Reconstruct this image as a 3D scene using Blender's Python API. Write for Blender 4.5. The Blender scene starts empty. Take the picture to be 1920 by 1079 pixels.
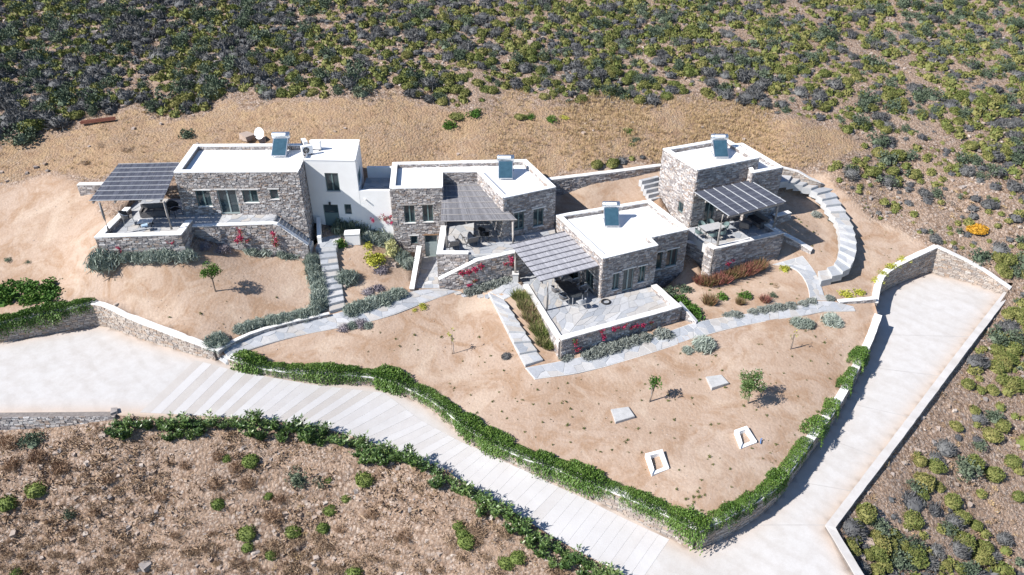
import bpy, math, random
import numpy as np
from mathutils import Vector, Matrix
from mathutils.geometry import delaunay_2d_cdt

SC = bpy.context.scene
COL = SC.collection
R = math.radians

# ---------------------------------------------------------------- camera, sky, sun, exposure
CAMH, PITCH, FPX = 25.5, R(33.0), 1400.0
cam_d = bpy.data.cameras.new('camera')
cam_d.sensor_width = 36.0
cam_d.lens = 36.0 * FPX / 1920.0
cam_d.clip_end = 1000.0
cam = bpy.data.objects.new('camera', cam_d)
COL.objects.link(cam)
cam.location = (0, 0, CAMH)
cam.rotation_euler = (R(90) - PITCH, 0, 0)
SC.camera = cam

SUN_AZ, SUN_EL = R(21.5), R(42.0)
SUNV = Vector((-math.cos(SUN_AZ) * math.cos(SUN_EL), -math.sin(SUN_AZ) * math.cos(SUN_EL), math.sin(SUN_EL)))
W = bpy.data.worlds.new('World')
SC.world = W
W.use_nodes = True
wn = W.node_tree
bg = wn.nodes['Background']
sky = wn.nodes.new('ShaderNodeTexSky')
sky.sky_type = 'NISHITA'
sky.sun_disc = False
sky.sun_elevation = SUN_EL
sky.sun_rotation = math.atan2(SUNV.x, SUNV.y)
sky.altitude = 100
sky.air_density = 1.0
sky.dust_density = 0.2
sky.ozone_density = 6.0
wn.links.new(sky.outputs[0], bg.inputs[0])
bg.inputs[1].default_value = 0.085
sun_d = bpy.data.lights.new('sun', 'SUN')
sun_d.energy = 5.0
sun_d.angle = R(0.53)
sun_d.color = (1.0, 0.965, 0.925)
sun = bpy.data.objects.new('sun', sun_d)
COL.objects.link(sun)
sun.rotation_euler = (-SUNV).to_track_quat('-Z', 'Y').to_euler()
SC.view_settings.view_transform = 'Standard'
SC.view_settings.look = 'None'
SC.view_settings.exposure = 0.66
SC.view_settings.gamma = 1.0
SC.view_settings.use_curve_mapping = False
SC.cycles.use_denoising = True
SC.cycles.max_bounces = 6
SC.cycles.diffuse_bounces = 3
SC.cycles.transparent_max_bounces = 6

# ---------------------------------------------------------------- reading the survey: picture point -> place in the world
cp, sp_ = math.cos(PITCH), math.sin(PITCH)


def ray(px, py):
    x, y = (px - 960.0) / FPX, (539.5 - py) / FPX
    return np.array([x, cp + y * sp_, -sp_ + y * cp])


def P(px, py, z):
    d = ray(px, py)
    t = (z - CAMH) / d[2]
    return Vector((d[0] * t, d[1] * t, z))


def proj(x, y, z):
    h = z - CAMH
    dep = y * cp - h * sp_
    up = y * sp_ + h * cp
    return 960 + FPX * x / dep, 539.5 - FPX * up / dep


class TPS:
    def __init__(self, pts, lam=0.02):
        p = np.array([(P(a, b, c).x, P(a, b, c).y, c) for a, b, c in pts])
        self.c = p[:, :2]
        n = len(p)
        K = self.k(np.linalg.norm(p[:, None, :2] - p[None, :, :2], axis=2)) + lam * np.eye(n)
        Q = np.hstack([np.ones((n, 1)), p[:, :2]])
        A = np.vstack([np.hstack([K, Q]), np.hstack([Q.T, np.zeros((3, 3))])])
        s = np.linalg.solve(A, np.concatenate([p[:, 2], np.zeros(3)]))
        self.w, self.a = s[:n], s[n:]

    @staticmethod
    def k(r):
        r = np.maximum(r, 1e-9)
        return r * r * np.log(r) * 0.1

    def many(self, xy):
        xy = np.asarray(xy, float).reshape(-1, 2)
        out = np.empty(len(xy))
        for i in range(0, len(xy), 4000):
            q = xy[i:i + 4000]
            r = np.linalg.norm(q[:, None, :] - self.c[None], axis=2)
            out[i:i + 4000] = self.k(r) @ self.w + self.a[0] + q @ self.a[1:]
        return out

    def __call__(self, x, y):
        return float(self.many([(x, y)])[0])

    def hit(self, px, py, dz=0.0):
        d = ray(px, py)
        t = np.linspace(20, 150, 700)
        q = np.outer(t, d)
        q[:, 2] += CAMH
        f = q[:, 2] - self.many(q[:, :2]) - dz
        i = int(np.argmax(f < 0))
        if i == 0:
            i = len(t) - 1
        k = f[i - 1] / (f[i - 1] - f[i])
        v = q[i - 1] + (q[i] - q[i - 1]) * k
        return Vector(v)


GROUND = [
    # around the first house
    (190, 475, -1.0), (260, 479, -1.1), (330, 481, -1.2), (450, 466, -2.0), (560, 474, -2.7), (620, 445, -2.45), (180, 560, -3.25), (290, 607, -3.9), (400, 652, -4.6),
    (300, 555, -2.9), (450, 555, -3.3), (560, 590, -4.4), (612, 560, -4.15), (690, 425, -2.5), (700, 470, -3.1), (740, 560, -4.5), (764, 478, -4.1), (766, 500, -4.2),
    (150, 400, -.6), (60, 330, .3), (20, 250, 2.2), (60, 460, -1.9), (20, 540, -3.3), (100, 540, -3.2), (0, 600, -3.8), (90, 583, -3.6), (150, 340, .5),
    (300, 260, 2.0), (500, 248, 2.4), (700, 250, 2.4), (850, 255, 1.9), (900, 280, 1.3), (1100, 300, .5), (1100, 320, .05), (1140, 350, -1.0), (1060, 370, -1.6),
    (1140, 378, -1.95), (1200, 365, -1.5), (1215, 395, -2.2),
    # right of the tower
    (1500, 352, -1.9), (1522, 386, -2.6), (1500, 420, -2.9), (1570, 400, -2.9), (1540, 470, -3.9), (1580, 345, -1.2), (1640, 400, -2.9), (1700, 450, -4.0),
    (1650, 495, -4.6), (1620, 530, -5.1), (1570, 555, -5.1), (1400, 540, -4.9), (1455, 515, -4.6), (1300, 540, -5.0), (1380, 580, -5.15), (1300, 590, -5.2),
    (1240, 290, .5), (1400, 240, 1.5), (1550, 280, .4), (1500, 305, -.1),
    # lower garden
    (950, 620, -5.1), (900, 552, -4.75), (820, 552, -4.6), (930, 547, -4.4), (700, 605, -4.85), (640, 588, -4.6), (430, 652, -4.9), (860, 600, -5.2), (900, 700, -5.9), (500, 655, -5.2),
    (560, 685, -5.45), (700, 690, -5.7), (750, 715, -5.95), (850, 775, -6.3), (1000, 860, -6.5), (1150, 925, -6.8), (1310, 985, -7.0), (1450, 910, -6.9),
    (1530, 800, -6.7), (1600, 690, -6.3), (1645, 595, -5.5), (1300, 800, -6.3), (1300, 690, -5.75), (1010, 695, -5.5), (1150, 665, -5.4), (1285, 630, -5.25),
    (1450, 600, -5.2), (1200, 780, -6.2), (1100, 760, -6.05), (1045, 668, -5.45),
    # below the drive
    (215, 785, -5.65), (0, 812, -6.5), (100, 900, -8.1), (300, 900, -8.0), (450, 805, -6.15), (600, 822, -6.6), (650, 845, -6.95), (800, 915, -7.3), (950, 1005, -8.1),
    (1100, 1065, -8.7), (500, 1000, -9.8), (200, 1060, -11.0), (800, 1070, -10.0), (650, 950, -8.6), (1130, 1130, -9.6), (960, 1130, -10.4), (500, 1150, -12), (0, 1079, -11.6),
    # right slope
    (1640, 1000, -9.1), (1625, 1079, -9.7), (1740, 850, -8.5), (1850, 680, -7.5), (1905, 590, -6.7), (1915, 500, -5.0), (1800, 440, -3.8), (1755, 458, -4.05),
    (1900, 800, -9.0), (1900, 1079, -12.0), (1750, 1079, -10.8), (1900, 400, -2.5), (1700, 330, -1.2), (1900, 200, 1.5), (1700, 200, 2.0),
    # the hill
    (0, 0, 8), (500, 0, 8), (960, 0, 8), (1400, 0, 7.5), (1900, 0, 6.5), (0, 100, 5.8), (500, 100, 5.8), (960, 100, 5.7), (1400, 100, 5.2), (1750, 100, 4.2),
    (0, 190, 3.6), (500, 190, 3.7), (960, 190, 3.5), (1400, 190, 2.9), (-300, 100, 5.8), (2200, 100, 3.5), (-300, 400, -.8), (2200, 500, -5.5), (-300, 900, -8.5), (2200, 1000, -12),
]
ROAD = [
    (-250, 650, -5.2), (0, 640, -5.2), (180, 607, -5.2), (0, 775, -5.4), (215, 775, -5.45), (-250, 775, -5.4), (400, 675, -5.4), (300, 700, -5.35), (250, 740, -5.4), (430, 690, -5.55),
    (600, 722, -6.2), (600, 800, -6.35), (480, 780, -5.95), (780, 765, -6.8), (720, 835, -6.95), (870, 830, -7.15), (1000, 900, -7.45), (900, 930, -7.55), (1000, 1000, -8.0), (1150, 975, -8.1),
    (1100, 1050, -8.4), (1300, 1025, -8.55), (1300, 1079, -8.8), (1450, 1050, -8.65), (1400, 1005, -8.5), (1560, 990, -8.4), (1490, 900, -8.15), (1650, 850, -7.95),
    (1570, 790, -7.75), (1625, 680, -7.2), (1780, 680, -7.1), (1660, 600, -6.8), (1850, 580, -6.55), (1760, 515, -6.4), (1885, 545, -6.4), (1300, 1150, -9.3), (1600, 1150, -9.3),
]
zg = TPS(GROUND)
zr = TPS(ROAD)


def G(px, py, dz=0.0):
    return zg.hit(px, py, dz)


# ---------------------------------------------------------------- small tools
def tag(o, label=None, cat=None, group=None, kind=None):
    if label: o['label'] = label
    if cat: o['category'] = cat
    if group: o['group'] = group
    if kind: o['kind'] = kind
    return o


def link(name, me, parent=None, loc=None):
    o = bpy.data.objects.new(name, me)
    COL.objects.link(o)
    if parent is not None:
        o.parent = parent
        o.matrix_parent_inverse = parent.matrix_basis.inverted()
    if loc is not None:
        o.location = loc
    return o


def empty(name, loc, label=None, cat=None, group=None, rz=0.0):
    o = bpy.data.objects.new(name, None)
    COL.objects.link(o)
    o.location = loc
    o.rotation_euler = (0, 0, rz)
    o.empty_display_size = 0.2
    return tag(o, label, cat, group, 'thing' if cat else None)


class MB:
    """collects faces; build() links them as one mesh object"""
    def __init__(s):
        s.v, s.f, s.m = [], [], []

    def add(s, vs, fs, m=0):
        b = len(s.v)
        s.v += [tuple(v) for v in vs]
        s.f += [tuple(i + b for i in f) for f in fs]
        s.m += [m] * len(fs)

    def quad(s, a, b, c, d, m=0):
        s.add([a, b, c, d], [(0, 1, 2, 3)], m)

    def box(s, c, d, rz=0.0, m=0):
        x, y, z = d[0] / 2, d[1] / 2, d[2] / 2
        cs, sn = math.cos(rz), math.sin(rz)
        vs = []
        for k in (-z, z):
            for i, j in ((-x, -y), (x, -y), (x, y), (-x, y)):
                vs.append((c[0] + i * cs - j * sn, c[1] + i * sn + j * cs, c[2] + k))
        s.add(vs, [(3, 2, 1, 0), (4, 5, 6, 7), (0, 1, 5, 4), (1, 2, 6, 5), (2, 3, 7, 6), (3, 0, 4, 7)], m)

    def beam(s, a, b, w, h, up=(0, 0, 1), m=0):
        a, b = Vector(a), Vector(b)
        d = (b - a).normalized()
        u = Vector(up)
        x = d.cross(u)
        if x.length < 1e-4:
            x = Vector((1, 0, 0))
        x.normalize()
        u = x.cross(d)
        vs = []
        for p in (a, b):
            for i, j in ((-1, -1), (1, -1), (1, 1), (-1, 1)):
                vs.append(p + x * (i * w / 2) + u * (j * h / 2))
        s.add(vs, [(0, 1, 2, 3), (7, 6, 5, 4), (0, 4, 5, 1), (1, 5, 6, 2), (2, 6, 7, 3), (3, 7, 4, 0)], m)

    def tube(s, pts, rad, n=6, m=0, caps=True):
        pts = [Vector(p) for p in pts]
        if not hasattr(rad, '__len__'):
            rad = [rad] * len(pts)
        vs, fs = [], []
        for i, p in enumerate(pts):
            d = (pts[min(i + 1, len(pts) - 1)] - pts[max(i - 1, 0)])
            d = d.normalized() if d.length > 1e-6 else Vector((0, 0, 1))
            x = d.cross(Vector((0, 0, 1)))
            if x.length < 1e-3:
                x = Vector((1, 0, 0))
            x.normalize()
            y = d.cross(x)
            for k in range(n):
                t = 2 * math.pi * k / n
                vs.append(p + (x * math.cos(t) + y * math.sin(t)) * rad[i])
        for i in range(len(pts) - 1):
            for k in range(n):
                a, b = i * n + k, i * n + (k + 1) % n
                fs.append((a, b, b + n, a + n))
        if caps:
            fs.append(tuple(range(n))[::-1])
            fs.append(tuple(range((len(pts) - 1) * n, len(pts) * n)))
        s.add(vs, fs, m)

    def prism(s, poly, z0, z1, m=0, bottom=False):
        """poly: ccw xy list; z0/z1 numbers or lists"""
        n = len(poly)
        a = z0 if hasattr(z0, '__len__') else [z0] * n
        b = z1 if hasattr(z1, '__len__') else [z1] * n
        vs = [(p[0], p[1], a[i]) for i, p in enumerate(poly)] + [(p[0], p[1], b[i]) for i, p in enumerate(poly)]
        fs = [tuple(range(n, 2 * n))] + [(i, (i + 1) % n, (i + 1) % n + n, i + n) for i in range(n)]
        if bottom:
            fs.append(tuple(range(n))[::-1])
        s.add(vs, fs, m)

    def mesh(s, name, mats, smooth=False):
        me = bpy.data.meshes.new(name)
        me.from_pydata(s.v, [], s.f)
        for m in (mats if isinstance(mats, (list, tuple)) else [mats]):
            me.materials.append(m)
        if isinstance(mats, (list, tuple)) and len(mats) > 1:
            me.polygons.foreach_set('material_index', s.m)
        if smooth:
            me.polygons.foreach_set('use_smooth', [True] * len(s.f))
        me.update()
        return me

    def build(s, name, mats, parent=None, smooth=False):
        return link(name, s.mesh(name, mats, smooth), parent)


def np_mesh(name, V, F, mat, smooth=False):
    """V (n,3), F (m,k) arrays"""
    me = bpy.data.meshes.new(name)
    V = np.asarray(V, np.float32); F = np.asarray(F, np.int32)
    me.vertices.add(len(V)); me.vertices.foreach_set('co', V.ravel())
    k = F.shape[1]
    me.loops.add(F.size); me.loops.foreach_set('vertex_index', F.ravel())
    me.polygons.add(len(F))
    me.polygons.foreach_set('loop_start', np.arange(0, F.size, k, dtype=np.int32))
    me.polygons.foreach_set('loop_total', np.full(len(F), k, np.int32))
    me.polygons.foreach_set('use_smooth', np.full(len(F), bool(smooth)))
    me.materials.append(mat)
    me.update(calc_edges=True)
    return me


def in_poly(x, y, poly):
    r = False
    n = len(poly)
    j = n - 1
    for i in range(n):
        xi, yi = poly[i][0], poly[i][1]
        xj, yj = poly[j][0], poly[j][1]
        if (yi > y) != (yj > y) and x < (xj - xi) * (y - yi) / (yj - yi) + xi:
            r = not r
        j = i
    return r


def in_poly_np(X, Y, poly):
    r = np.zeros(X.shape, bool)
    n = len(poly)
    j = n - 1
    for i in range(n):
        xi, yi = poly[i][0], poly[i][1]
        xj, yj = poly[j][0], poly[j][1]
        if abs(yj - yi) > 1e-12:
            c = ((yi > Y) != (yj > Y)) & (X < (xj - xi) * (Y - yi) / (yj - yi) + xi)
            r ^= c
        j = i
    return r


def resample(pts, step):
    out = []
    for a, b in zip(pts[:-1], pts[1:]):
        a, b = Vector(a), Vector(b)
        n = max(1, int(round((b - a).length / step)))
        out += [a.lerp(b, i / n) for i in range(n)]
    out.append(Vector(pts[-1]))
    return out


def smooth_line(pts, it=2):
    """Chaikin corner cutting of an open line"""
    for _ in range(it):
        o = [pts[0]]
        for a, b in zip(pts[:-1], pts[1:]):
            o += [a.lerp(b, .25), a.lerp(b, .75)]
        o.append(pts[-1])
        pts = o
    return pts


# ---------------------------------------------------------------- materials
def new_mat(name):
    m = bpy.data.materials.new(name)
    m.use_nodes = True
    nt = m.node_tree
    b = nt.nodes['Principled BSDF']
    b.inputs['Specular IOR Level'].default_value = 0.25
    return m, nt, b


def N(nt, t, **kw):
    n = nt.nodes.new(t)
    for k, v in kw.items():
        setattr(n, k, v)
    return n


def ramp(nt, fac, stops, interp='LINEAR'):
    r = N(nt, 'ShaderNodeValToRGB')
    r.color_ramp.interpolation = interp
    e = r.color_ramp.elements
    while len(e) < len(stops):
        e.new(0.5)
    for i, (p, c) in enumerate(stops):
        e[i].position = p
        e[i].color = (*c, 1) if len(c) == 3 else c
    nt.links.new(fac, r.inputs[0])
    return r.outputs[0]


def coords(nt, kind='Object'):
    return N(nt, 'ShaderNodeTexCoord').outputs[kind]


def noise(nt, co, scale, detail=4, rough=.6, dist=0.0, out=0):
    n = N(nt, 'ShaderNodeTexNoise')
    n.inputs['Scale'].default_value = scale
    n.inputs['Detail'].default_value = detail
    n.inputs['Roughness'].default_value = rough
    n.inputs['Distortion'].default_value = dist
    if co is not None:
        nt.links.new(co, n.inputs['Vector'])
    return n.outputs[out]


def mixc(nt, fac, a, b, mode='MIX'):
    m = N(nt, 'ShaderNodeMix', data_type='RGBA', blend_type=mode)
    for s, v in ((m.inputs[0], fac), (m.inputs[6], a), (m.inputs[7], b)):
        if hasattr(v, 'links') or hasattr(v, 'is_linked'):
            nt.links.new(v, s)
        elif isinstance(v, (int, float)):
            s.default_value = v
        else:
            s.default_value = (*v, 1) if len(v) == 3 else v
    return m.outputs[2]


def math_n(nt, op, a, b=None, clamp=False):
    m = N(nt, 'ShaderNodeMath', operation=op, use_clamp=clamp)
    for s, v in ((m.inputs[0], a), (m.inputs[1], b)):
        if v is None:
            continue
        if isinstance(v, (int, float)):
            s.default_value = v
        else:
            nt.links.new(v, s)
    return m.outputs[0]


def bump(nt, bsdf, h, strength=.4, dist=.05):
    b = N(nt, 'ShaderNodeBump')
    b.inputs['Strength'].default_value = strength
    b.inputs['Distance'].default_value = dist
    nt.links.new(h, b.inputs['Height'])
    nt.links.new(b.outputs[0], bsdf.inputs['Normal'])


def m_noisy(name, c0, c1, scale=3.0, rough=.85, bstr=.2, bscale=30, spec=.25, metal=0.0, c2=None):
    m, nt, b = new_mat(name)
    co = coords(nt)
    st = [(.3, c0), (.7, c1)] if c2 is None else [(.25, c0), (.5, c1), (.75, c2)]
    nt.links.new(ramp(nt, noise(nt, co, scale, 6, .65), st), b.inputs['Base Color'])
    b.inputs['Roughness'].default_value = rough
    b.inputs['Specular IOR Level'].default_value = spec
    b.inputs['Metallic'].default_value = metal
    if bstr:
        bump(nt, b, noise(nt, co, bscale, 5, .7), bstr, .03)
    return m


def m_island(name, stops, scale=14, rough=.9, var=.5, bstr=.4):
    """a colour of its own for each separate stone of a mesh"""
    m, nt, b = new_mat(name)
    g = N(nt, 'ShaderNodeNewGeometry')
    oi = N(nt, 'ShaderNodeObjectInfo')
    f = math_n(nt, 'FRACT', math_n(nt, 'ADD', g.outputs['Random Per Island'], oi.outputs['Random']))
    c = ramp(nt, f, stops)
    co = coords(nt)
    c = mixc(nt, var, c, ramp(nt, noise(nt, co, scale, 6, .7), [(.25, (.5, .49, .48)), (.6, (1.0, 1.0, 1.0))]), 'MULTIPLY')
    c = mixc(nt, .5, c, ramp(nt, noise(nt, co, .7, 3, .6), [(.3, (.78, .76, .75)), (.65, (1.0, .99, .98))]), 'MULTIPLY')
    nt.links.new(c, b.inputs['Base Color'])
    b.inputs['Roughness'].default_value = rough
    bump(nt, b, noise(nt, co, scale * 2, 5, .7), bstr, .03)
    return m


def m_leaf(name, stops, rough=.7, trans=.0, spec=.2, hue=.06):
    """foliage: each leaf and each plant of its own tint"""
    m, nt, b = new_mat(name)
    g = N(nt, 'ShaderNodeNewGeometry')
    oi = N(nt, 'ShaderNodeObjectInfo')
    f = math_n(nt, 'ADD', math_n(nt, 'MULTIPLY', g.outputs['Random Per Island'], .55), math_n(nt, 'MULTIPLY', oi.outputs['Random'], .45))
    c = ramp(nt, f, stops)
    nt.links.new(c, b.inputs['Base Color'])
    b.inputs['Roughness'].default_value = rough
    b.inputs['Specular IOR Level'].default_value = spec
    if trans:
        t = N(nt, 'ShaderNodeBsdfTranslucent')
        nt.links.new(c, t.inputs[0])
        mx = N(nt, 'ShaderNodeMixShader')
        mx.inputs[0].default_value = trans
        nt.links.new(b.outputs[0], mx.inputs[1])
        nt.links.new(t.outputs[0], mx.inputs[2])
        nt.links.new(mx.outputs[0], nt.nodes['Material Output'].inputs[0])
    return m


M = {}
M['stone'] = m_island('stone', [(0, (.50, .475, .46)), (.2, (.29, .27, .27)), (.38, (.64, .61, .595)), (.52, (.42, .33, .27)), (.66, (.24, .225, .23)), (.82, (.54, .49, .455)), (1, (.70, .68, .665))])
M['road_stone'] = m_island('road_stone', [(0, (.50, .44, .38)), (.2, (.36, .30, .26)), (.4, (.55, .49, .43)), (.6, (.44, .33, .25)), (.75, (.30, .27, .25)), (1, (.58, .53, .48))])
M['mortar'] = m_noisy('mortar', (.15, .13, .12), (.27, .24, .22), 6)
M['white'] = m_noisy('white', (.80, .79, .77), (.86, .855, .84), .8, .8, .08, 12)
M['deck'] = m_noisy('deck', (.80, .795, .78), (.86, .855, .84), 1.2, .75, .05, 8)
M['cap'] = m_noisy('cap', (.60, .575, .545), (.78, .765, .74), 1.6, .9, .2, 25)
M['concrete'] = m_noisy('concrete', (.50, .455, .405), (.63, .595, .55), .35, .9, .12, 20, c2=(.56, .52, .47))
M['strip_light'] = m_noisy('strip_light', (.49, .47, .455), (.55, .535, .525), .6, .9, .15, 25)
M['strip_tan'] = m_noisy('strip_tan', (.435, .40, .37), (.485, .455, .425), .8, .9, .3, 40)
M['strip_mid'] = m_noisy('strip_mid', (.47, .445, .425), (.53, .51, .495), .8, .9, .25, 40)
M['flag'] = m_island('flag', [(0, (.38, .40, .43)), (.25, (.50, .505, .515)), (.5, (.32, .345, .38)), (.7, (.46, .46, .46)), (.85, (.45, .42, .385)), (1, (.54, .545, .55))], 5, .8, .35, .25)
M['joint'] = m_noisy('joint', (.54, .53, .51), (.64, .63, .61), 3, .9)
M['slab_grey'] = m_noisy('slab_grey', (.38, .375, .365), (.50, .495, .485), 2.5, .9, .25)
M['flag_joint'] = M['joint']
M['step_stone'] = m_noisy('step_stone', (.40, .405, .41), (.54, .54, .535), 2, .9, .2)
M['joint_line'] = m_noisy('joint_line', (.36, .34, .325), (.46, .44, .425), 3, .9, 0)
M['frame'] = m_noisy('frame', (.13, .19, .19), (.17, .23, .225), 4, .5, .05)
M['frame_light'] = m_noisy('frame_light', (.30, .36, .35), (.36, .42, .41), 4, .5, .05)
M['wood'] = m_noisy('wood', (.30, .27, .25), (.46, .43, .40), 6, .8, .3, 40)
M['wood_brown'] = m_noisy('wood_brown', (.22, .13, .08), (.38, .25, .16), 6, .8, .3, 40)
M['steel'] = m_noisy('steel', (.62, .64, .66), (.72, .74, .76), 4, .3, 0, spec=.5, metal=.9)
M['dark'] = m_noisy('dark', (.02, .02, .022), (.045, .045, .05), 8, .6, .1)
M['wicker'] = m_noisy('wicker', (.10, .095, .095), (.20, .19, .185), 18, .7, .4, 80)
M['cushion'] = m_noisy('cushion', (.36, .36, .37), (.46, .455, .45), 5, .9, .2, 60)
M['rust'] = m_noisy('rust', (.20, .07, .05), (.34, .15, .10), 5, .9, .3)
M['bark'] = m_noisy('bark', (.16, .12, .09), (.32, .26, .21), 12, .9, .5, 30)
m, nt, b = new_mat('pane')
b.inputs['Base Color'].default_value = (.035, .055, .065, 1)
b.inputs['Roughness'].default_value = .06
b.inputs['Specular IOR Level'].default_value = .6
M['pane'] = m
m, nt, b = new_mat('collector')
co = coords(nt)
nt.links.new(ramp(nt, noise(nt, co, 3, 2), [(.3, (.03, .07, .10)), (.7, (.045, .10, .14))]), b.inputs['Base Color'])
b.inputs['Roughness'].default_value = .22
b.inputs['Specular IOR Level'].default_value = .6
M['collector'] = m


def m_reed(name, c0, c1):
    m, nt, b = new_mat(name)
    g = N(nt, 'ShaderNodeNewGeometry')
    co = coords(nt)
    f = math_n(nt, 'ADD', math_n(nt, 'MULTIPLY', g.outputs['Random Per Island'], .35), math_n(nt, 'MULTIPLY', noise(nt, co, 5, 5, .7), .65))
    nt.links.new(ramp(nt, f, [(.2, c0), (.75, c1)]), b.inputs['Base Color'])
    b.inputs['Roughness'].default_value = .85
    return m


M['reed_grey'] = m_reed('reed_grey', (.13, .128, .138), (.27, .265, .275))
M['reed_blue'] = m_reed('reed_blue', (.045, .050, .070), (.115, .122, .15))
M['batten'] = m_noisy('batten', (.34, .35, .37), (.46, .47, .48), 5, .7, 0)

M['cushion_green'] = m_leaf('cushion_green', [(0, (.075, .11, .03)), (.3, (.12, .152, .04)), (.55, (.165, .178, .055)), (.8, (.21, .20, .068)), (1, (.265, .232, .085))])
M['thorn_grey'] = m_leaf('thorn_grey', [(0, (.066, .066, .070)), (.4, (.112, .112, .112)), (.75, (.15, .15, .145)), (1, (.205, .195, .18))])
M['dark_green'] = m_leaf('dark_green', [(0, (.055, .08, .05)), (.5, (.10, .132, .085)), (1, (.165, .195, .13))])
M['lavender'] = m_leaf('lavender', [(0, (.19, .23, .19)), (.5, (.30, .345, .29)), (1, (.44, .48, .42))])
M['blue_pad'] = m_noisy('blue_pad', (.30, .42, .55), (.40, .52, .64), 5, .9, .1)
M['blue_paint'] = m_noisy('blue_paint', (.04, .16, .40), (.06, .22, .50), 5, .5, 0)
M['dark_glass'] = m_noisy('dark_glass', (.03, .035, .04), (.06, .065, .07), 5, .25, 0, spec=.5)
M['silver'] = m_leaf('silver', [(0, (.16, .18, .16)), (.5, (.26, .28, .25)), (1, (.36, .38, .34))])
M['purple_grey'] = m_leaf('purple_grey', [(0, (.16, .14, .16)), (.5, (.26, .23, .25)), (1, (.36, .33, .34))])
M['bright_green'] = m_leaf('bright_green', [(0, (.035, .085, .015)), (.5, (.07, .15, .025)), (1, (.13, .22, .04))])
M['trail_green'] = m_leaf('trail_green', [(0, (.04, .085, .018)), (.4, (.09, .17, .03)), (.8, (.15, .24, .05)), (1, (.22, .29, .08))], rough=.5, spec=.35)
M['yellow_green'] = m_leaf('yellow_green', [(0, (.22, .24, .03)), (.5, (.36, .36, .05)), (1, (.50, .47, .10))])
M['variegated'] = m_leaf('variegated', [(0, (.30, .31, .12)), (.5, (.50, .49, .24)), (1, (.66, .64, .38))])
M['oleander'] = m_leaf('oleander', [(0, (.035, .075, .02)), (.5, (.09, .155, .04)), (.8, (.16, .23, .07)), (1, (.30, .34, .15))], rough=.38, spec=.5)
M['red_grass'] = m_leaf('red_grass', [(0, (.10, .12, .04)), (.35, (.20, .17, .07)), (.6, (.26, .13, .09)), (.85, (.30, .09, .09)), (1, (.38, .25, .17))])
M['bougain'] = m_leaf('bougain', [(0, (.07, .11, .03)), (.28, (.12, .16, .05)), (.33, (.34, .02, .07)), (.6, (.50, .035, .11)), (1, (.62, .08, .18))])
M['straw'] = m_leaf('straw', [(0, (.36, .25, .13)), (.5, (.50, .365, .20)), (1, (.62, .49, .31))])
M['dry_brown'] = m_leaf('dry_brown', [(0, (.21, .14, .09)), (.5, (.35, .245, .16)), (1, (.50, .38, .27))])
M['weed'] = m_leaf('weed', [(0, (.06, .07, .02)), (.5, (.12, .13, .04)), (1, (.20, .18, .08))])
M['dry_grey'] = m_leaf('dry_grey', [(0, (.22, .17, .14)), (.5, (.36, .30, .25)), (1, (.52, .45, .37))])
M['rosemary'] = m_leaf('rosemary', [(0, (.08, .105, .07)), (.5, (.15, .185, .13)), (1, (.26, .29, .21))])
M['dome_green'] = m_leaf('dome_green', [(0, (.06, .10, .022)), (.5, (.11, .155, .036)), (1, (.18, .21, .06))])
M['fuzzy_brown'] = m_leaf('fuzzy_brown', [(0, (.20, .12, .075)), (.5, (.31, .20, .125)), (1, (.43, .30, .20))])
M['mix_grass'] = m_leaf('mix_grass', [(0, (.09, .14, .03)), (.35, (.17, .21, .06)), (.6, (.27, .27, .11)), (.8, (.36, .26, .17)), (1, (.40, .20, .16))])
M['orange'] = m_leaf('orange', [(0, (.40, .20, .02)), (.5, (.52, .28, .03)), (1, (.60, .36, .06))])
M['white_flower'] = m_leaf('white_flower', [(0, (.6, .6, .52)), (1, (.8, .8, .75))])
M['rock'] = m_island('rock', [(0, (.40, .31, .245)), (.3, (.48, .395, .335)), (.5, (.32, .29, .275)), (.7, (.44, .35, .285)), (.9, (.54, .475, .42)), (1, (.36, .265, .20))], 6, .95, .4)

# ---------------------------------------------------------------- plan of the place
Z1, Z2, Z3, ZT = 3.46, 1.37, -0.94, 2.47          # roof edges of the four houses
F1, F2, F3, FT = 0.0, -2.1, -4.3, -2.4           # their terrace floors


def xy(v):
    return Vector((v[0], v[1]))


def line_px(pts, zf, dz=0.0):
    return [zf.hit(a, b, dz) for a, b in pts]


garden_wall = [(430, 667), (470, 683), (540, 694), (600, 697), (680, 700), (733, 709), (791, 735), (835, 762), (884, 806), (977, 853), (1088, 892), (1168, 924), (1271, 969), (1308, 990)]
garden_wall_b = [(1308, 990), (1377, 958), (1446, 917), (1474, 884), (1527, 811), (1572, 752), (1604, 689), (1629, 640), (1647, 590)]
GW = smooth_line(line_px(garden_wall, zg, .1), 2)
GWB = smooth_line(line_px(garden_wall_b, zg, .1), 2)
GW_ALL = GW[:-1] + GWB
L1 = line_px([(-230, 660), (0, 605), (81, 586), (172, 566)], zg, .1)
L2 = smooth_line(line_px([(172, 566), (200, 570), (247, 595), (352, 634), (404, 654)], zg, .1), 1)
R1 = smooth_line(line_px([(1640, 566), (1645, 535), (1655, 512), (1690, 491), (1756, 461)], zg, .1), 1)
R1B = smooth_line(line_px([(1756, 461), (1830, 495), (1896, 540)], zg, .1), 1)
R2 = [zr.hit(a, b, .3) for a, b in [(1896, 540), (1800, 665), (1680, 825), (1557, 987), (1612, 1079), (1690, 1210)]]
LOWEDGE = smooth_line([zr.hit(a, b) for a, b in [(1300, 1190), (1165, 1079), (1100, 1042), (1000, 990), (900, 932), (800, 876), (700, 832), (600, 803), (500, 788), (400, 782), (300, 779), (218, 777)]], 1)
L3 = [zr.hit(a, b) for a, b in [(218, 777), (0, 779), (-230, 781)]]
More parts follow.
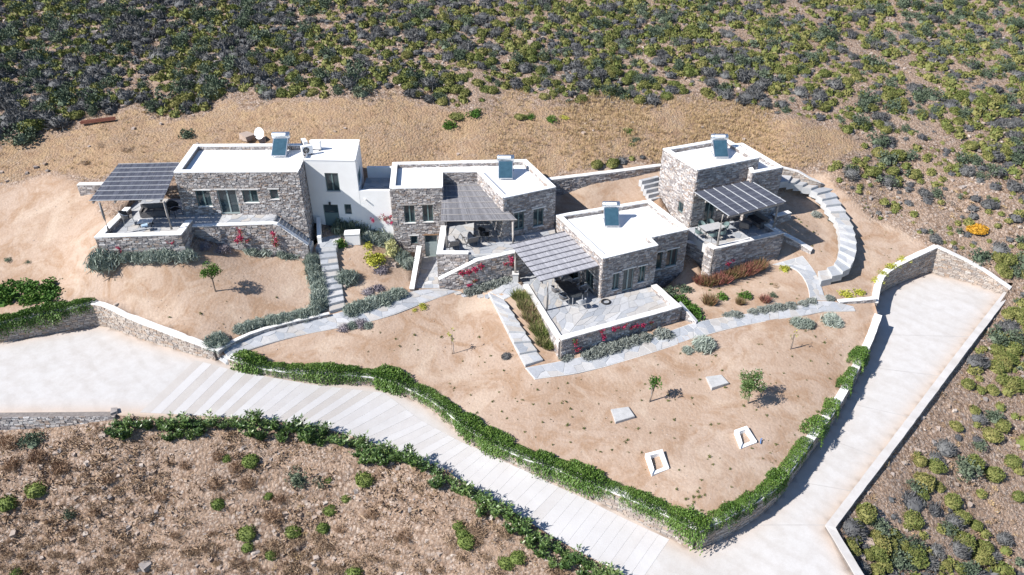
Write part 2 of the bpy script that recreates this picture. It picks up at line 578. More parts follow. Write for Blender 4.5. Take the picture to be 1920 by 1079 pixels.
ROAD_POLY = [xy(v) for v in L1[:-1] + L2 + GW_ALL + R1[:-1] + R1B[:-1] + R2 + LOWEDGE[:-1] + L3]

H1 = dict(FL=P(325.4, 322.9, Z1), FR=P(559.3, 321.5, Z1), BL=P(363.5, 270.6, Z1))
H1['BR'] = H1['FR'] + (H1['BL'] - H1['FL'])
CU = dict(FL=P(569.6, 299.2, Z1), FR=P(665.5, 300.6, Z1), BR=P(673.8, 261.7, Z1))
CU['BL'] = Vector((CU['FL'].x - .3, CU['BR'].y, Z1))
T1 = dict(FL=P(185.6, 441.6, .4), FR=P(335.7, 436.8, .4))
T1['BL'] = Vector((T1['FL'].x - .2, 51.9, .4))
WK_R = P(511, 418.8, 0)
ST_E = P(591, 455, -2.4)
WGY = CU['FR'].y + .01
WG_R = Vector((P(733, 357.6, .97).x, WGY))
H2 = [P(730.6, 353.1, Z2), P(829.3, 351.2, Z2), P(829.8, 322.6, Z2), P(894.6, 321.7, Z2), P(943.3, 371.2, Z2), P(1042, 350.4, Z2), P(986.3, 298.9, Z2), P(736.1, 304.5, Z2)]
SW = [P(823.7, 539.4, -4.5), P(894.6, 489, -2.43), P(962.7, 472.7, -2.05), P(1010, 461, -2.05)]
H3 = [P(1042.5, 403, Z3), P(1130.7, 484.9, Z3), P(1234, 459.7, Z3), P(1219.9, 445.5, Z3), P(1291.4, 429.8, Z3), P(1218.3, 374.7, Z3)]
T3 = [P(1052.9, 634.6, -3.9), P(1270.3, 573.2, -3.9), P(1226, 534, -3.9)]
TW = [P(1243.1, 278.8, ZT), P(1307.8, 319, ZT), P(1424.1, 295.5, ZT), P(1359.5, 258.7, ZT)]
ZA = 1.8
AN = [P(1411, 324.5, ZA), P(1468.7, 313.3, ZA), P(1392, 268, ZA)]
TT = [P(1290, 431, FT), P(1305, 447, FT), P(1340, 464, -1.95), P(1463, 435.4, -1.95)]

HOLES = [
    [T1['FL'], T1['FR'], P(338, 424, 0), WK_R, ST_E, P(606, 440, -2.4), CU['FL'], WG_R, Vector((WG_R.x, 54.6)), CU['BR'], H1['BL'], Vector((H1['BL'].x - .1, 51.9)), T1['BL']],
    [P(772, 543, -4.5), SW[0], SW[1], SW[2], SW[3], H2[5], H2[6], H2[7], H2[0], P(782, 462, -3.5)],
    [T3[0], T3[1], T3[2], H3[4], H3[5], H3[0], P(962, 512, -4.3), P(988, 541, -4.3)],
    [TT[1], TT[2], TT[3], AN[1], AN[2], TW[3], TW[0], TT[0]],
]
HOLES = [[xy(v) for v in h] for h in HOLES]

# ---------------------------------------------------------------- ground
ZONE_SAND = [(0, 330), (130, 335), (330, 470), (600, 440), (780, 430), (830, 530), (1000, 500), (1300, 500), (1480, 320), (1560, 330), (1640, 420), (1745, 470), (1650, 590), (1700, 640), (1590, 830), (1480, 960), (1320, 1040), (840, 810),
             (430, 700), (170, 605), (0, 640), (-400, 700), (-400, 360)]
ZONE_YARD = [(1040, 338), (1240, 325), (1245, 410), (1040, 410)]
ZONE_STRAW = [(-100, 290), (90, 262), (250, 215), (400, 196), (700, 188), (1000, 196), (1330, 212), (1540, 250), (1590, 290), (1480, 312), (1240, 300), (1030, 332), (700, 345), (300, 330), (150, 330), (-100, 345)]
ZONE_PATH = [(560, 150), (900, 190), (1250, 205), (1500, 220), (1300, 240), (900, 215), (560, 180)]


def vnoise(X, Y, s, seed=0):
    """cheap smooth value noise"""
    def h(i, j):
        n = np.sin(i * 127.1 + j * 311.7 + seed * 74.7) * 43758.5453
        return n - np.floor(n)
    x, y = X / s, Y / s
    i, j = np.floor(x), np.floor(y)
    u, v = x - i, y - j
    u, v = u * u * (3 - 2 * u), v * v * (3 - 2 * v)
    return (h(i, j) * (1 - u) + h(i + 1, j) * u) * (1 - v) + (h(i, j + 1) * (1 - u) + h(i + 1, j + 1) * u) * v


def dist_to_poly(X, Y, poly):
    d = np.full(X.shape, 1e9)
    n = len(poly)
    for i in range(n):
        a, b = poly[i], poly[(i + 1) % n]
        ex, ey = b[0] - a[0], b[1] - a[1]
        L = ex * ex + ey * ey + 1e-12
        t = np.clip(((X - a[0]) * ex + (Y - a[1]) * ey) / L, 0, 1)
        d = np.minimum(d, np.hypot(X - a[0] - t * ex, Y - a[1] - t * ey))
    return d


def zones(X, Y, Z):
    h = Z - CAMH
    dep = Y * cp - h * sp_
    dep = np.maximum(dep, 1.0)
    px = 960 + FPX * X / dep
    py = 539.5 - FPX * (Y * sp_ + h * cp) / dep
    px = px + (vnoise(X, Y, 2.5, 5) - .5) * 60 + (vnoise(X, Y, 7, 6) - .5) * 60
    py = py + (vnoise(X, Y, 2.5, 9) - .5) * 26 * np.clip((640 - py) / 200, .2, 1) + (vnoise(X, Y, 6, 10) - .5) * 40 * np.clip((420 - py) / 100, 0, 1)
    def soft(poly, w):
        ins = in_poly_np(px, py, poly)
        d = dist_to_poly(px, py, poly)
        return np.clip(.5 + np.where(ins, d, -d) / (2 * w), 0, 1)
    sand = np.maximum(soft(ZONE_SAND, 12), soft(ZONE_YARD, 6))
    straw = soft(ZONE_STRAW, 26) * (1 - sand)
    return sand, straw


def bumps(X, Y, amp):
    return amp * ((vnoise(X, Y, 3.1, 1) - .5) + .6 * (vnoise(X, Y, 1.3, 2) - .5) + .35 * (vnoise(X, Y, .6, 3) - .5))


def build_ground():
    step, cstep = 0.55, 1.5
    gx, gy = np.meshgrid(np.arange(-42, 42, step), np.arange(21, 68, step))
    cx, cy = np.meshgrid(np.arange(-100, 100, cstep), np.arange(-12, 135, cstep))
    keep = ~((cx > -42.7) & (cx < 42.5) & (cy > 20.3) & (cy < 68.5))
    X = np.concatenate([gx.ravel(), cx[keep]])
    Y = np.concatenate([gy.ravel(), cy[keep]])
    rs = np.random.RandomState(4)
    X = X + rs.uniform(-.12, .12, X.shape)
    Y = Y + rs.uniform(-.12, .12, Y.shape)
    polys = [ROAD_POLY] + HOLES
    ok = np.ones(X.shape, bool)
    for p in polys:
        ok &= ~in_poly_np(X, Y, p)
        ok &= dist_to_poly(X, Y, p) > .18
    X, Y = X[ok], Y[ok]
    vs = [Vector((float(a), float(b))) for a, b in zip(X, Y)]
    edges = []
    for p in polys:
        q = resample(list(p) + [p[0]], .6)[:-1]
        b0 = len(vs)
        vs += [Vector((v[0], v[1])) for v in q]
        edges += [(b0 + i, b0 + (i + 1) % len(q)) for i in range(len(q))]
    ov, oe, of, *_ = delaunay_2d_cdt(vs, edges, [], 0, 1e-4)
    V = np.array([(v[0], v[1]) for v in ov])
    F = np.array([f for f in of if len(f) == 3])
    C = V[F].mean(axis=1)
    drop = np.zeros(len(F), bool)
    for p in polys:
        drop |= in_poly_np(C[:, 0], C[:, 1], p)
    F = F[~drop]
    Z = zg.many(V)
    sand, straw = zones(V[:, 0], V[:, 1], Z)
    d = np.full(len(V), 1e9)
    for p in polys:
        d = np.minimum(d, dist_to_poly(V[:, 0], V[:, 1], p))
    fade = np.clip(d / 1.2, 0, 1)
    Z = Z + bumps(V[:, 0], V[:, 1], .35) * fade * (1 - .85 * sand - .4 * straw)
    # skirts: the ground goes down behind walls and below floors
    e = np.sort(np.concatenate([F[:, [0, 1]], F[:, [1, 2]], F[:, [2, 0]]]), axis=1)
    ue, cnt = np.unique(e, axis=0, return_counts=True)
    be = ue[cnt == 1]
    mid = V[be].mean(axis=1)
    be = be[(np.abs(mid[:, 0]) < 95) & (mid[:, 1] > -8) & (mid[:, 1] < 130)]
    nv = len(V)
    V3 = np.column_stack([V, Z])
    low = V3[be.ravel()].copy(); low[:, 2] -= 2.0
    k = np.arange(len(be)) * 2 + nv
    F = np.vstack([F, np.column_stack([be[:, 0], be[:, 1], k + 1]), np.column_stack([be[:, 0], k + 1, k])])
    V3 = np.vstack([V3, low])
    sand, straw = np.concatenate([sand, sand[be.ravel()]]), np.concatenate([straw, straw[be.ravel()]])
    V = V3
    me = np_mesh('ground', V3, F, M['ground'], True)
    at = me.color_attributes.new('zone', 'FLOAT_COLOR', 'POINT')
    at.data.foreach_set('color', np.column_stack([sand, straw, np.zeros(len(V)), np.ones(len(V))]).astype(np.float32).ravel())
    return tag(link('ground', me), 'sandy garden soil and stony scrub hillside', 'ground', kind='structure')


def m_ground():
    m, nt, b = new_mat('ground')
    co = coords(nt)
    at = N(nt, 'ShaderNodeAttribute', attribute_name='zone')
    sep = N(nt, 'ShaderNodeSeparateColor')
    nt.links.new(at.outputs['Color'], sep.inputs[0])
    n_big, n_mid, n_fine = noise(nt, co, .18, 5, .6), noise(nt, co, 1.1, 6, .65, .4), noise(nt, co, 7, 8, .75)
    sand = mixc(nt, .6, ramp(nt, n_mid, [(.25, (.39, .28, .21)), (.5, (.48, .36, .285)), (.75, (.55, .445, .375))]),
                ramp(nt, n_big, [(.3, (.55, .44, .365)), (.5, (.50, .385, .305)), (.7, (.44, .315, .23))]))
    patch = noise(nt, co, .45, 7, .72, 1.2)
    sand = mixc(nt, ramp(nt, patch, [(.46, (0, 0, 0)), (.62, (.85, .85, .85))]), sand, (.385, .255, .17))
    sand = mixc(nt, ramp(nt, noise(nt, co, .3, 5, .65, .8), [(.5, (0, 0, 0)), (.66, (.7, .7, .7))]), sand, (.60, .49, .40))
    sand = mixc(nt, ramp(nt, noise(nt, co, 2.6, 6, .75, .6), [(.56, (0, 0, 0)), (.72, (.6, .6, .6))]), sand, (.36, .26, .19))
    sand = mixc(nt, .4, sand, ramp(nt, n_fine, [(.3, (.55, .5, .46)), (.6, (1, 1, 1))]), 'MULTIPLY')
    straw = ramp(nt, n_mid, [(.28, (.34, .225, .15)), (.45, (.45, .315, .21)), (.6, (.50, .36, .225)), (.75, (.55, .43, .31))])
    straw = mixc(nt, .55, straw, ramp(nt, n_fine, [(.3, (.5, .42, .34)), (.6, (1, 1, 1))]), 'MULTIPLY')
    hill = mixc(nt, .5, ramp(nt, n_mid, [(.28, (.29, .20, .145)), (.5, (.44, .315, .235)), (.72, (.58, .455, .37))]),
                ramp(nt, n_big, [(.3, (.50, .35, .25)), (.7, (.42, .335, .275))]))
    hill = mixc(nt, .7, hill, ramp(nt, n_fine, [(.3, (.5, .46, .43)), (.58, (1, 1, 1))]), 'MULTIPLY')
    wc = N(nt, 'ShaderNodeVectorMath', operation='ADD')
    nt.links.new(co, wc.inputs[0])
    dn_ = N(nt, 'ShaderNodeVectorMath', operation='SCALE')
    nt.links.new(noise(nt, co, 3.5, 3, .6, out=1), dn_.inputs[0])
    dn_.inputs['Scale'].default_value = .22
    nt.links.new(dn_.outputs[0], wc.inputs[1])
    vors = []
    for sc_ in (5.0, 10.5):
        vr = N(nt, 'ShaderNodeTexVoronoi')
        vr.inputs['Scale'].default_value = sc_
        nt.links.new(wc.outputs[0], vr.inputs['Vector'])
        vors.append(vr)
    def stones(vr):
        s_ = N(nt, 'ShaderNodeSeparateColor')
        nt.links.new(vr.outputs['Color'], s_.inputs[0])
        c_ = ramp(nt, s_.outputs[0], [(0, (.30, .215, .16)), (.3, (.48, .35, .265)), (.5, (.60, .48, .40)), (.7, (.42, .37, .345)), (.85, (.54, .405, .31)), (1, (.70, .62, .56))])
        return mixc(nt, 1.0, c_, ramp(nt, vr.outputs['Distance'], [(.34, (1, 1, 1)), (.64, (.48, .43, .40))]), 'MULTIPLY')
    m1 = ramp(nt, noise(nt, co, .55, 6, .7, .8), [(.44, (0, 0, 0)), (.58, (.85, .85, .85))])
    m2 = ramp(nt, noise(nt, co, .9, 6, .7, .4), [(.36, (0, 0, 0)), (.52, (.8, .8, .8))])
    hill = mixc(nt, m2, hill, stones(vors[1]))
    hill = mixc(nt, m1, hill, stones(vors[0]))
    straw = mixc(nt, mixc(nt, .5, (0, 0, 0), m1), straw, stones(vors[1]))
    wob = math_n(nt, 'MULTIPLY', math_n(nt, 'SUBTRACT', n_mid, .5), .9)
    def edge(ch):
        f = math_n(nt, 'ADD', sep.outputs[ch], wob)
        return ramp(nt, f, [(.4, (0, 0, 0)), (.6, (1, 1, 1))])
    c = mixc(nt, edge(1), hill, straw)
    c = mixc(nt, edge(0), c, sand)
    c = mixc(nt, 1.0, c, (.875, .855, .82), 'MULTIPLY')
    nt.links.new(c, b.inputs['Base Color'])
    b.inputs['Roughness'].default_value = .95
    b.inputs['Specular IOR Level'].default_value = .1
    v = N(nt, 'ShaderNodeTexVoronoi')
    v.inputs['Scale'].default_value = 5
    nt.links.new(co, v.inputs['Vector'])
    h = math_n(nt, 'SUBTRACT', n_fine, math_n(nt, 'MULTIPLY', vors[0].outputs['Distance'], .7))
    hd = math_n(nt, 'SUBTRACT', 1.0, math_n(nt, 'MULTIPLY', sep.outputs[0], .86))
    bump(nt, b, math_n(nt, 'MULTIPLY', h, hd), .7, .22)
    return m


M['ground'] = m_ground()
ground = build_ground()


# ---------------------------------------------------------------- drive and parking
def m_drive():
    m, nt, b = new_mat('drive_concrete')
    co = coords(nt)
    n1, n2, n3 = noise(nt, co, .16, 5, .6, .5), noise(nt, co, 1.2, 6, .7), noise(nt, co, 14, 6, .7)
    c = ramp(nt, n1, [(.3, (.475, .45, .425)), (.5, (.53, .512, .495)), (.72, (.50, .483, .467))])
    c = mixc(nt, .35, c, ramp(nt, n2, [(.3, (.70, .64, .58)), (.6, (1, 1, 1))]), 'MULTIPLY')
    at = N(nt, 'ShaderNodeAttribute', attribute_name='edge')
    f = math_n(nt, 'MULTIPLY', at.outputs['Fac'], math_n(nt, 'ADD', .25, n2), True)
    c = mixc(nt, f, c, (.50, .37, .27))
    w = N(nt, 'ShaderNodeTexWave', wave_type='BANDS', bands_direction='DIAGONAL')
    w.inputs['Scale'].default_value = .35
    w.inputs['Distortion'].default_value = 6
    w.inputs['Detail'].default_value = 4
    nt.links.new(co, w.inputs['Vector'])
    c = mixc(nt, .14, c, ramp(nt, w.outputs['Fac'], [(.1, (.72, .68, .64)), (.4, (1, 1, 1))]), 'MULTIPLY')
    c = mixc(nt, .2, c, ramp(nt, n3, [(.3, (.6, .57, .54)), (.6, (1, 1, 1))]), 'MULTIPLY')
    nt.links.new(c, b.inputs['Base Color'])
    b.inputs['Roughness'].default_value = .9
    b.inputs['Specular IOR Level'].default_value = .2
    bump(nt, b, n3, .15, .02)
    return m


M['drive'] = m_drive()


def sheet(name, poly, zf, step, mat, dz=0.0):
    X, Y = [], []
    xs = [p[0] for p in poly]; ys = [p[1] for p in poly]
    gx, gy = np.meshgrid(np.arange(min(xs), max(xs), step), np.arange(min(ys), max(ys), step))
    gx, gy = gx.ravel(), gy.ravel()
    ok = in_poly_np(gx, gy, poly) & (dist_to_poly(gx, gy, poly) > step * .3)
    vs = [Vector((float(a), float(b))) for a, b in zip(gx[ok], gy[ok])]
    q = resample(list(poly) + [poly[0]], step)[:-1]
    b0 = len(vs)
    vs += [Vector((v[0], v[1])) for v in q]
    ov, oe, of, *_ = delaunay_2d_cdt(vs, [(b0 + i, b0 + (i + 1) % len(q)) for i in range(len(q))], [], 0, 1e-4)
    V = np.array([(v[0], v[1]) for v in ov])
    F = np.array([f for f in of if len(f) == 3])
    C = V[F].mean(axis=1)
    F = F[in_poly_np(C[:, 0], C[:, 1], poly)]
    zz = zf.many(V) + dz
    bq = np.concatenate([F[:, [0, 1]], F[:, [1, 2]], F[:, [2, 0]]])
    ue, ix, cnt = np.unique(np.sort(bq, axis=1), axis=0, return_index=True, return_counts=True)
    be = bq[ix[cnt == 1]]
    nv = len(V)
    k = np.arange(len(be)) * 2 + nv
    F = np.vstack([F, np.column_stack([be[:, 1], be[:, 0], k]), np.column_stack([be[:, 1], k, k + 1])])
    zz = np.concatenate([zz, zz[be.ravel()] - .6])
    V = np.vstack([V, V[be.ravel()]])
    me = np_mesh(name, np.column_stack([V, zz]), F, mat, True)
    e = np.clip(1 - dist_to_poly(V[:, 0], V[:, 1], poly) / 1.3, 0, 1) ** 1.5
    at = me.attributes.new('edge', 'FLOAT', 'POINT')
    at.data.foreach_set('value', e.astype(np.float32))
    return link(name, me)


drive = tag(sheet('road', ROAD_POLY, zr, .55, M['drive']), 'pale concrete drive and parking', 'road', kind='structure')

# cast strips across the drive, each its own slab
STRIP_PAIRS = [((366, 676), (262, 774)), ((444, 697), (362, 779)), ((585, 722), (500, 787)), ((720, 737), (612, 803)), ((791, 790), (698, 830)), ((866, 830), (795, 872)), ((960, 868), (902, 930)),
               ((1030, 906), (965, 968)), ((1101, 938), (1042, 1012)), ((1177, 976), (1120, 1052)), ((1255, 1012), (1200, 1092))]


def strips():
    A = [zr.hit(*a) for a, _ in STRIP_PAIRS]
    B = [zr.hit(*b_) for _, b_ in STRIP_PAIRS]
    cuts = []
    for i in range(len(A) - 1):
        n = max(1, int(round(((A[i + 1] - A[i]).length + (B[i + 1] - B[i]).length) / 2 / .6)))
        for k in range(n):
            cuts.append((A[i].lerp(A[i + 1], k / n), B[i].lerp(B[i + 1], k / n)))
    cuts.append((A[-1], B[-1]))
    rng = random.Random(3)
    for i in range(len(cuts) - 1):
        (a0, b0), (a1, b1) = cuts[i], cuts[i + 1]
        mb = MB()
        n = 6
        g = .004
        vs = []
        for k in range(n + 1):
            t = k / n
            p, q = a0.lerp(b0, t), a1.lerp(b1, t)
            d = (q - p)
            d.normalize()
            for w in (p + d * g, q - d * g):
                z = zr(w.x, w.y)
                vs += [(w.x, w.y, z + .012 + .003 * (i % 2)), (w.x, w.y, z - .03)]
        fs = []
        for k in range(n):
            o = k * 4
            fs += [(o, o + 4, o + 6, o + 2), (o + 1, o + 5, o + 4, o), (o + 2, o + 6, o + 7, o + 3)]
        fs += [(0, 2, 3, 1), (4 * n, 4 * n + 1, 4 * n + 3, 4 * n + 2)]
        mb.add(vs, fs)
        far = i / len(cuts)
        if i % 2 == 0:
            mt = 'strip_tan' if far < .36 else 'strip_mid' if far < .6 else 'strip_light'
            if rng.random() < .15: mt = 'strip_mid'
        else:
            mt = 'strip_light'
        mb.build('concrete_strip', M[mt], drive)


strips()


def expansion_joint(a, b):
    p, q = zr.hit(*a), zr.hit(*b)
    n = 8
    d = (q - p).normalized()
    w = Vector((-d.y, d.x, 0)) * .02
    vs = []
    for k in range(n + 1):
        c = p.lerp(q, k / n)
        for s in (w, -w):
            x, y = c.x + s.x, c.y + s.y
            vs.append((x, y, zr(x, y) + .01))
    mb = MB()
    mb.add(vs, [(2 * k, 2 * k + 1, 2 * k + 3, 2 * k + 2) for k in range(n)])
    mb.build('expansion_joint', M['joint_line'], drive)


for a, b in [((1664, 628), (1822, 632)), ((1640, 690), (1766, 706)), ((1606, 760), (1708, 783)), ((1566, 828), (1650, 860)), ((1505, 905), (1600, 922)), ((1425, 985), (1550, 985))]:
    expansion_joint(a, b)

# ---------------------------------------------------------------- stone walls
STONE_F = [(0, 1, 2, 3), (4, 5, 1, 0), (5, 6, 2, 1), (6, 7, 3, 2), (7, 4, 0, 3)]


def lay_stones(mapf, L, z0f, z1f, rng, openings=(), sw=(.18, .48), sh=(.09, .19), proud=(.012, .05), u0=0.0):
    """stones of a rubble wall in courses; mapf(u, z, d) gives the place; returns lists of 8 corners"""
    out = []
    zs = [f(u0 + L * k / 12.0) for k in range(13) for f in (z0f, z1f)]
    v, top = min(zs), max(zs)
    while v < top:
        h = rng.uniform(*sh)
        u = -rng.uniform(0, .3)
        while u < L:
            w = rng.uniform(*sw)
            a, b_ = max(u, 0.0), min(u + w, L)
            u += w
            if b_ - a < .06:
                continue
            lo, hi = v, v + h
            c = (a + b_) / 2 + u0
            zb, zt = z0f(c), z1f(c)
            if hi < zb or lo > zt - .03:
                continue
            hi = min(hi, zt)
            segs = [(a, b_)]
            for (oa, ob, oc, od) in openings:
                if hi > oc + .02 and lo < od - .02:
                    ns = []
                    for s0, s1 in segs:
                        if s1 <= oa or s0 >= ob:
                            ns.append((s0, s1))
                        else:
                            if s0 < oa - .04: ns.append((s0, oa))
                            if s1 > ob + .04: ns.append((ob, s1))
                    segs = ns
            for s0, s1 in segs:
                if s1 - s0 < .05 or hi - lo < .04:
                    continue
                g = .008
                d = rng.uniform(*proud)
                jx, jz = min(.035, (s1 - s0) * .12), min(.025, (hi - lo) * .18)
                f, k = [], []
                for (x, z) in ((s0 + g, lo + g), (s1 - g, lo + g), (s1 - g, hi - g), (s0 + g, hi - g)):
                    x2, z2 = x + rng.uniform(-jx, jx) * .6, z + rng.uniform(-jz, jz) * .7
                    cx, cz = (s0 + s1) / 2, (lo + hi) / 2
                    f.append(mapf(u0 + cx + (x2 - cx) * .92, cz + (z2 - cz) * .9, d + rng.uniform(-.01, .01)))
                    k.append(mapf(u0 + x2, z2, -.01))
                out.append(f + k)
        v += h
    return out


def stones_obj(name, stones, mat, parent):
    mb = MB()
    for s in stones:
        mb.add(s, STONE_F)
    o = mb.build(name, mat, parent)
    o['kind'] = 'stuff'
    return o


class Run:
    """a wall along a line of points with top heights"""
    def __init__(s, pts, half):
        s.p = [Vector(p) for p in pts]
        n = len(s.p)
        s.nr, s.u = [], [0.0]
        for i in range(n):
            a, b_ = xy(s.p[max(i - 1, 0)]), xy(s.p[min(i + 1, n - 1)])
            d = (b_ - a).normalized()
            nn = Vector((d.y, -d.x))
            if 0 < i < n - 1:
                d1 = (xy(s.p[i]) - a).normalized()
                c = max(.5, nn.dot(Vector((d1.y, -d1.x))))
                nn = nn / c
            s.nr.append(nn)
            if i:
                s.u.append(s.u[-1] + (xy(s.p[i]) - xy(s.p[i - 1])).length)
        s.half, s.L = half, s.u[-1]

    def at(s, u):
        u = min(max(u, 0.0), s.L)
        i = 1
        while i < len(s.u) - 1 and s.u[i] < u:
            i += 1
        t = (u - s.u[i - 1]) / max(1e-6, s.u[i] - s.u[i - 1])
        return s.p[i - 1].lerp(s.p[i], t), s.nr[i - 1].lerp(s.nr[i], t)

    def face(s, side):
        sg = 1 if side == 'R' else -1
        def f(u, z, d):
            p, n = s.at(u)
            return (p.x + n.x * sg * (s.half + d), p.y + n.y * sg * (s.half + d), z)
        return f


def wall_run(name, label, pts, half, basef, sides='R', cap=True, single=0, step=.5, seed=1, mat='road_stone', group=None, sw=(.16, .46), sh=(.08, .18), cat='wall', capmat='cap', part_of=None):
    pts = resample(pts, step)
    r = Run(pts, half)
    c = pts[len(pts) // 2]
    root = part_of or empty(name, (c.x, c.y, basef(c.x, c.y)), label, cat, group)
    ct = .07 if cap else 0.0
    mb = MB()
    n = len(pts)
    vs = []
    for i, p in enumerate(pts):
        nr = r.nr[i]
        zb = basef(p.x, p.y) - .3
        for sg in (1, -1):
            q = (p.x + nr.x * half * sg, p.y + nr.y * half * sg)
            vs += [(q[0], q[1], zb), (q[0], q[1], p.z - ct)]
    fs = []
    for i in range(n - 1):
        o = i * 4
        fs += [(o, o + 4, o + 5, o + 1), (o + 6, o + 2, o + 3, o + 7), (o + 1, o + 5, o + 7, o + 3)]
    fs += [(2, 0, 1, 3), (4 * n - 4, 4 * n - 2, 4 * n - 1, 4 * n - 3)]
    mb.add(vs, fs)
    core = mb.build(name if part_of else 'core', M['mortar'], root)
    if part_of: root = core
    if cap:
        mb = MB()
        vs = []
        rng = random.Random(seed)
        for i, p in enumerate(pts):
            nr = r.nr[i]
            w = half + .035 + rng.uniform(-.012, .012)
            dz = rng.uniform(-.012, .012)
            for sg in (1, -1):
                q = (p.x + nr.x * w * sg, p.y + nr.y * w * sg)
                vs += [(q[0], q[1], p.z - ct), (q[0], q[1], p.z + dz)]
        mb.add(vs, fs)
        mb.add(vs, [(o + 4, o, o + 2, o + 6) for o in range(0, 4 * (n - 1), 4)])
        mb.build('coping', M[capmat], root)
    rng = random.Random(seed)
    for sd in sides:
        st = lay_stones(r.face(sd), r.L, lambda u: basef(r.at(u)[0].x, r.at(u)[0].y) - .1, lambda u: r.at(u)[0].z - ct, rng, sw=sw, sh=sh)
        if single:
            st.sort(key=lambda q: (q[0][0] ** 2 + q[0][1] ** 2 + (q[0][2] - CAMH) ** 2) / max(.02, (Vector(q[1]) - Vector(q[0])).length * (Vector(q[3]) - Vector(q[0])).length) ** .5)
            for q in st[:single]:
                o = MB(); o.add(q, STONE_F); o.build('stone', M[mat], root)
            st = st[single:]
        if st:
            stones_obj('stone_facing', st, M[mat], root)
    return root


zrf = lambda x, y: zr(x, y)
zgf = lambda x, y: zg(x, y)
wall_run('retaining_wall', 'long curved stone wall holding the lower garden above the striped drive', GW, .22, zrf, single=300, seed=11)
wall_run('retaining_wall', 'stone garden wall running up beside the shaded edge of the ramp', GWB, .22, zrf, single=60, seed=12)
wall_run('retaining_wall', 'dark stone wall behind the parking with green creepers over its top', L1, .22, zrf, single=120, seed=13)
wall_run('retaining_wall', 'pale capped stone wall between the parking and the sandy tree garden', L2, .22, zrf, single=150, seed=14)
wall_run('retaining_wall', 'curved stone wall in shade at the head of the upper parking', R1, .2, zrf, seed=15)
wall_run('retaining_wall', 'sunlit stone end wall of the upper parking', R1B, .2, zrf, seed=16)
wall_run('parapet_wall', 'low pale concrete edge wall along the outer side of the ramp', R2, .2, lambda x, y: min(zg(x, y), zr(x, y)) - .5, sides='L', seed=17, capmat='drive')
wall_run('retaining_wall', 'rough dry stone wall holding up the near edge of the parking', [Vector((v.x, v.y, v.z + .03)) for v in L3], .2, lambda x, y: zg(x, y - 1.0) - .6, sides='L', cap=False, single=100, seed=18, sh=(.1, .2), sw=(.15, .4), mat='stone')

# ---------------------------------------------------------------- flagstone paving
def voronoi_cells(L, Wd, sp, rng, gap=.03):
    nx, ny = max(1, int(round(L / sp))), max(1, int(round(Wd / sp)))
    seeds = [((i + .5 + rng.uniform(-.38, .38)) * L / nx, (j + .5 + rng.uniform(-.38, .38)) * Wd / ny) for i in range(nx) for j in range(ny)]
    # a few seeds removed so that some flags are large
    seeds = [s for s in seeds if rng.random() > .12] or seeds
    cells = []
    for i, (x, y) in enumerate(seeds):
        poly = [(0, 0), (L, 0), (L, Wd), (0, Wd)]
        for j, (a, b_) in enumerate(seeds):
            if i == j: continue
            dx, dy = a - x, b_ - y
            D = math.hypot(dx, dy)
            if D > sp * 3.2: continue
            nxv, nyv = dx / D, dy / D
            c = (x * nxv + y * nyv) + D / 2 - gap / 2
            out = []
            for k in range(len(poly)):
                p, q = poly[k], poly[(k + 1) % len(poly)]
                dp, dq = p[0] * nxv + p[1] * nyv - c, q[0] * nxv + q[1] * nyv - c
                if dp <= 0: out.append(p)
                if dp * dq < 0:
                    t = dp / (dp - dq)
                    out.append((p[0] + (q[0] - p[0]) * t, p[1] + (q[1] - p[1]) * t))
            poly = out
            if len(poly) < 3: break
        if len(poly) >= 3:
            # drop points that almost coincide
            c = []
            for p in poly:
                if not c or math.hypot(p[0] - c[-1][0], p[1] - c[-1][1]) > .03: c.append(p)
            if len(c) > 2 and math.hypot(c[0][0] - c[-1][0], c[0][1] - c[-1][1]) < .03: c.pop()
            if len(c) >= 3: cells.append(c)
    return cells


def flags(parent, mp, L, Wd, sp, seed, zoff=.0, single=True, mat='flag', margin=.04, dz=.02):
    """mp(s, t) -> xyz on the bed"""
    rng = random.Random(seed)
    joined = MB()
    for c in voronoi_cells(L - 2 * margin, Wd - 2 * margin, sp, rng):
        h = dz + rng.uniform(-.006, .008)
        top = [mp(s + margin, t + margin) for s, t in c]
        n = len(top)
        vs = [(p[0], p[1], p[2] + h + zoff) for p in top] + [(p[0], p[1], p[2] - .02) for p in top]
        fs = [tuple(range(n)), *[((i + 1) % n, i, i + n, (i + 1) % n + n) for i in range(n)]]
        mb = MB() if single else joined
        mb.add(vs, fs)
        if single:
            mb.build('flagstone', M[mat], parent)
    if not single:
        o = joined.build('flagstones', M[mat], parent)
        o['kind'] = 'stuff'


def ribbon_map(Lp, Rp):
    """left/right edge lines -> map(s, t), length, width"""
    Lp, Rp = Run(resample(Lp, .4), .1), Run(resample(Rp, .4), .1)
    L = (Lp.L + Rp.L) / 2
    Wd = sum((xy(Lp.at(Lp.L * k / 6)[0]) - xy(Rp.at(Rp.L * k / 6)[0])).length for k in range(7)) / 7
    def mp(s, t):
        a, b_ = Lp.at(Lp.L * s / L)[0], Rp.at(Rp.L * s / L)[0]
        return a.lerp(b_, t / Wd)
    return mp, L, Wd


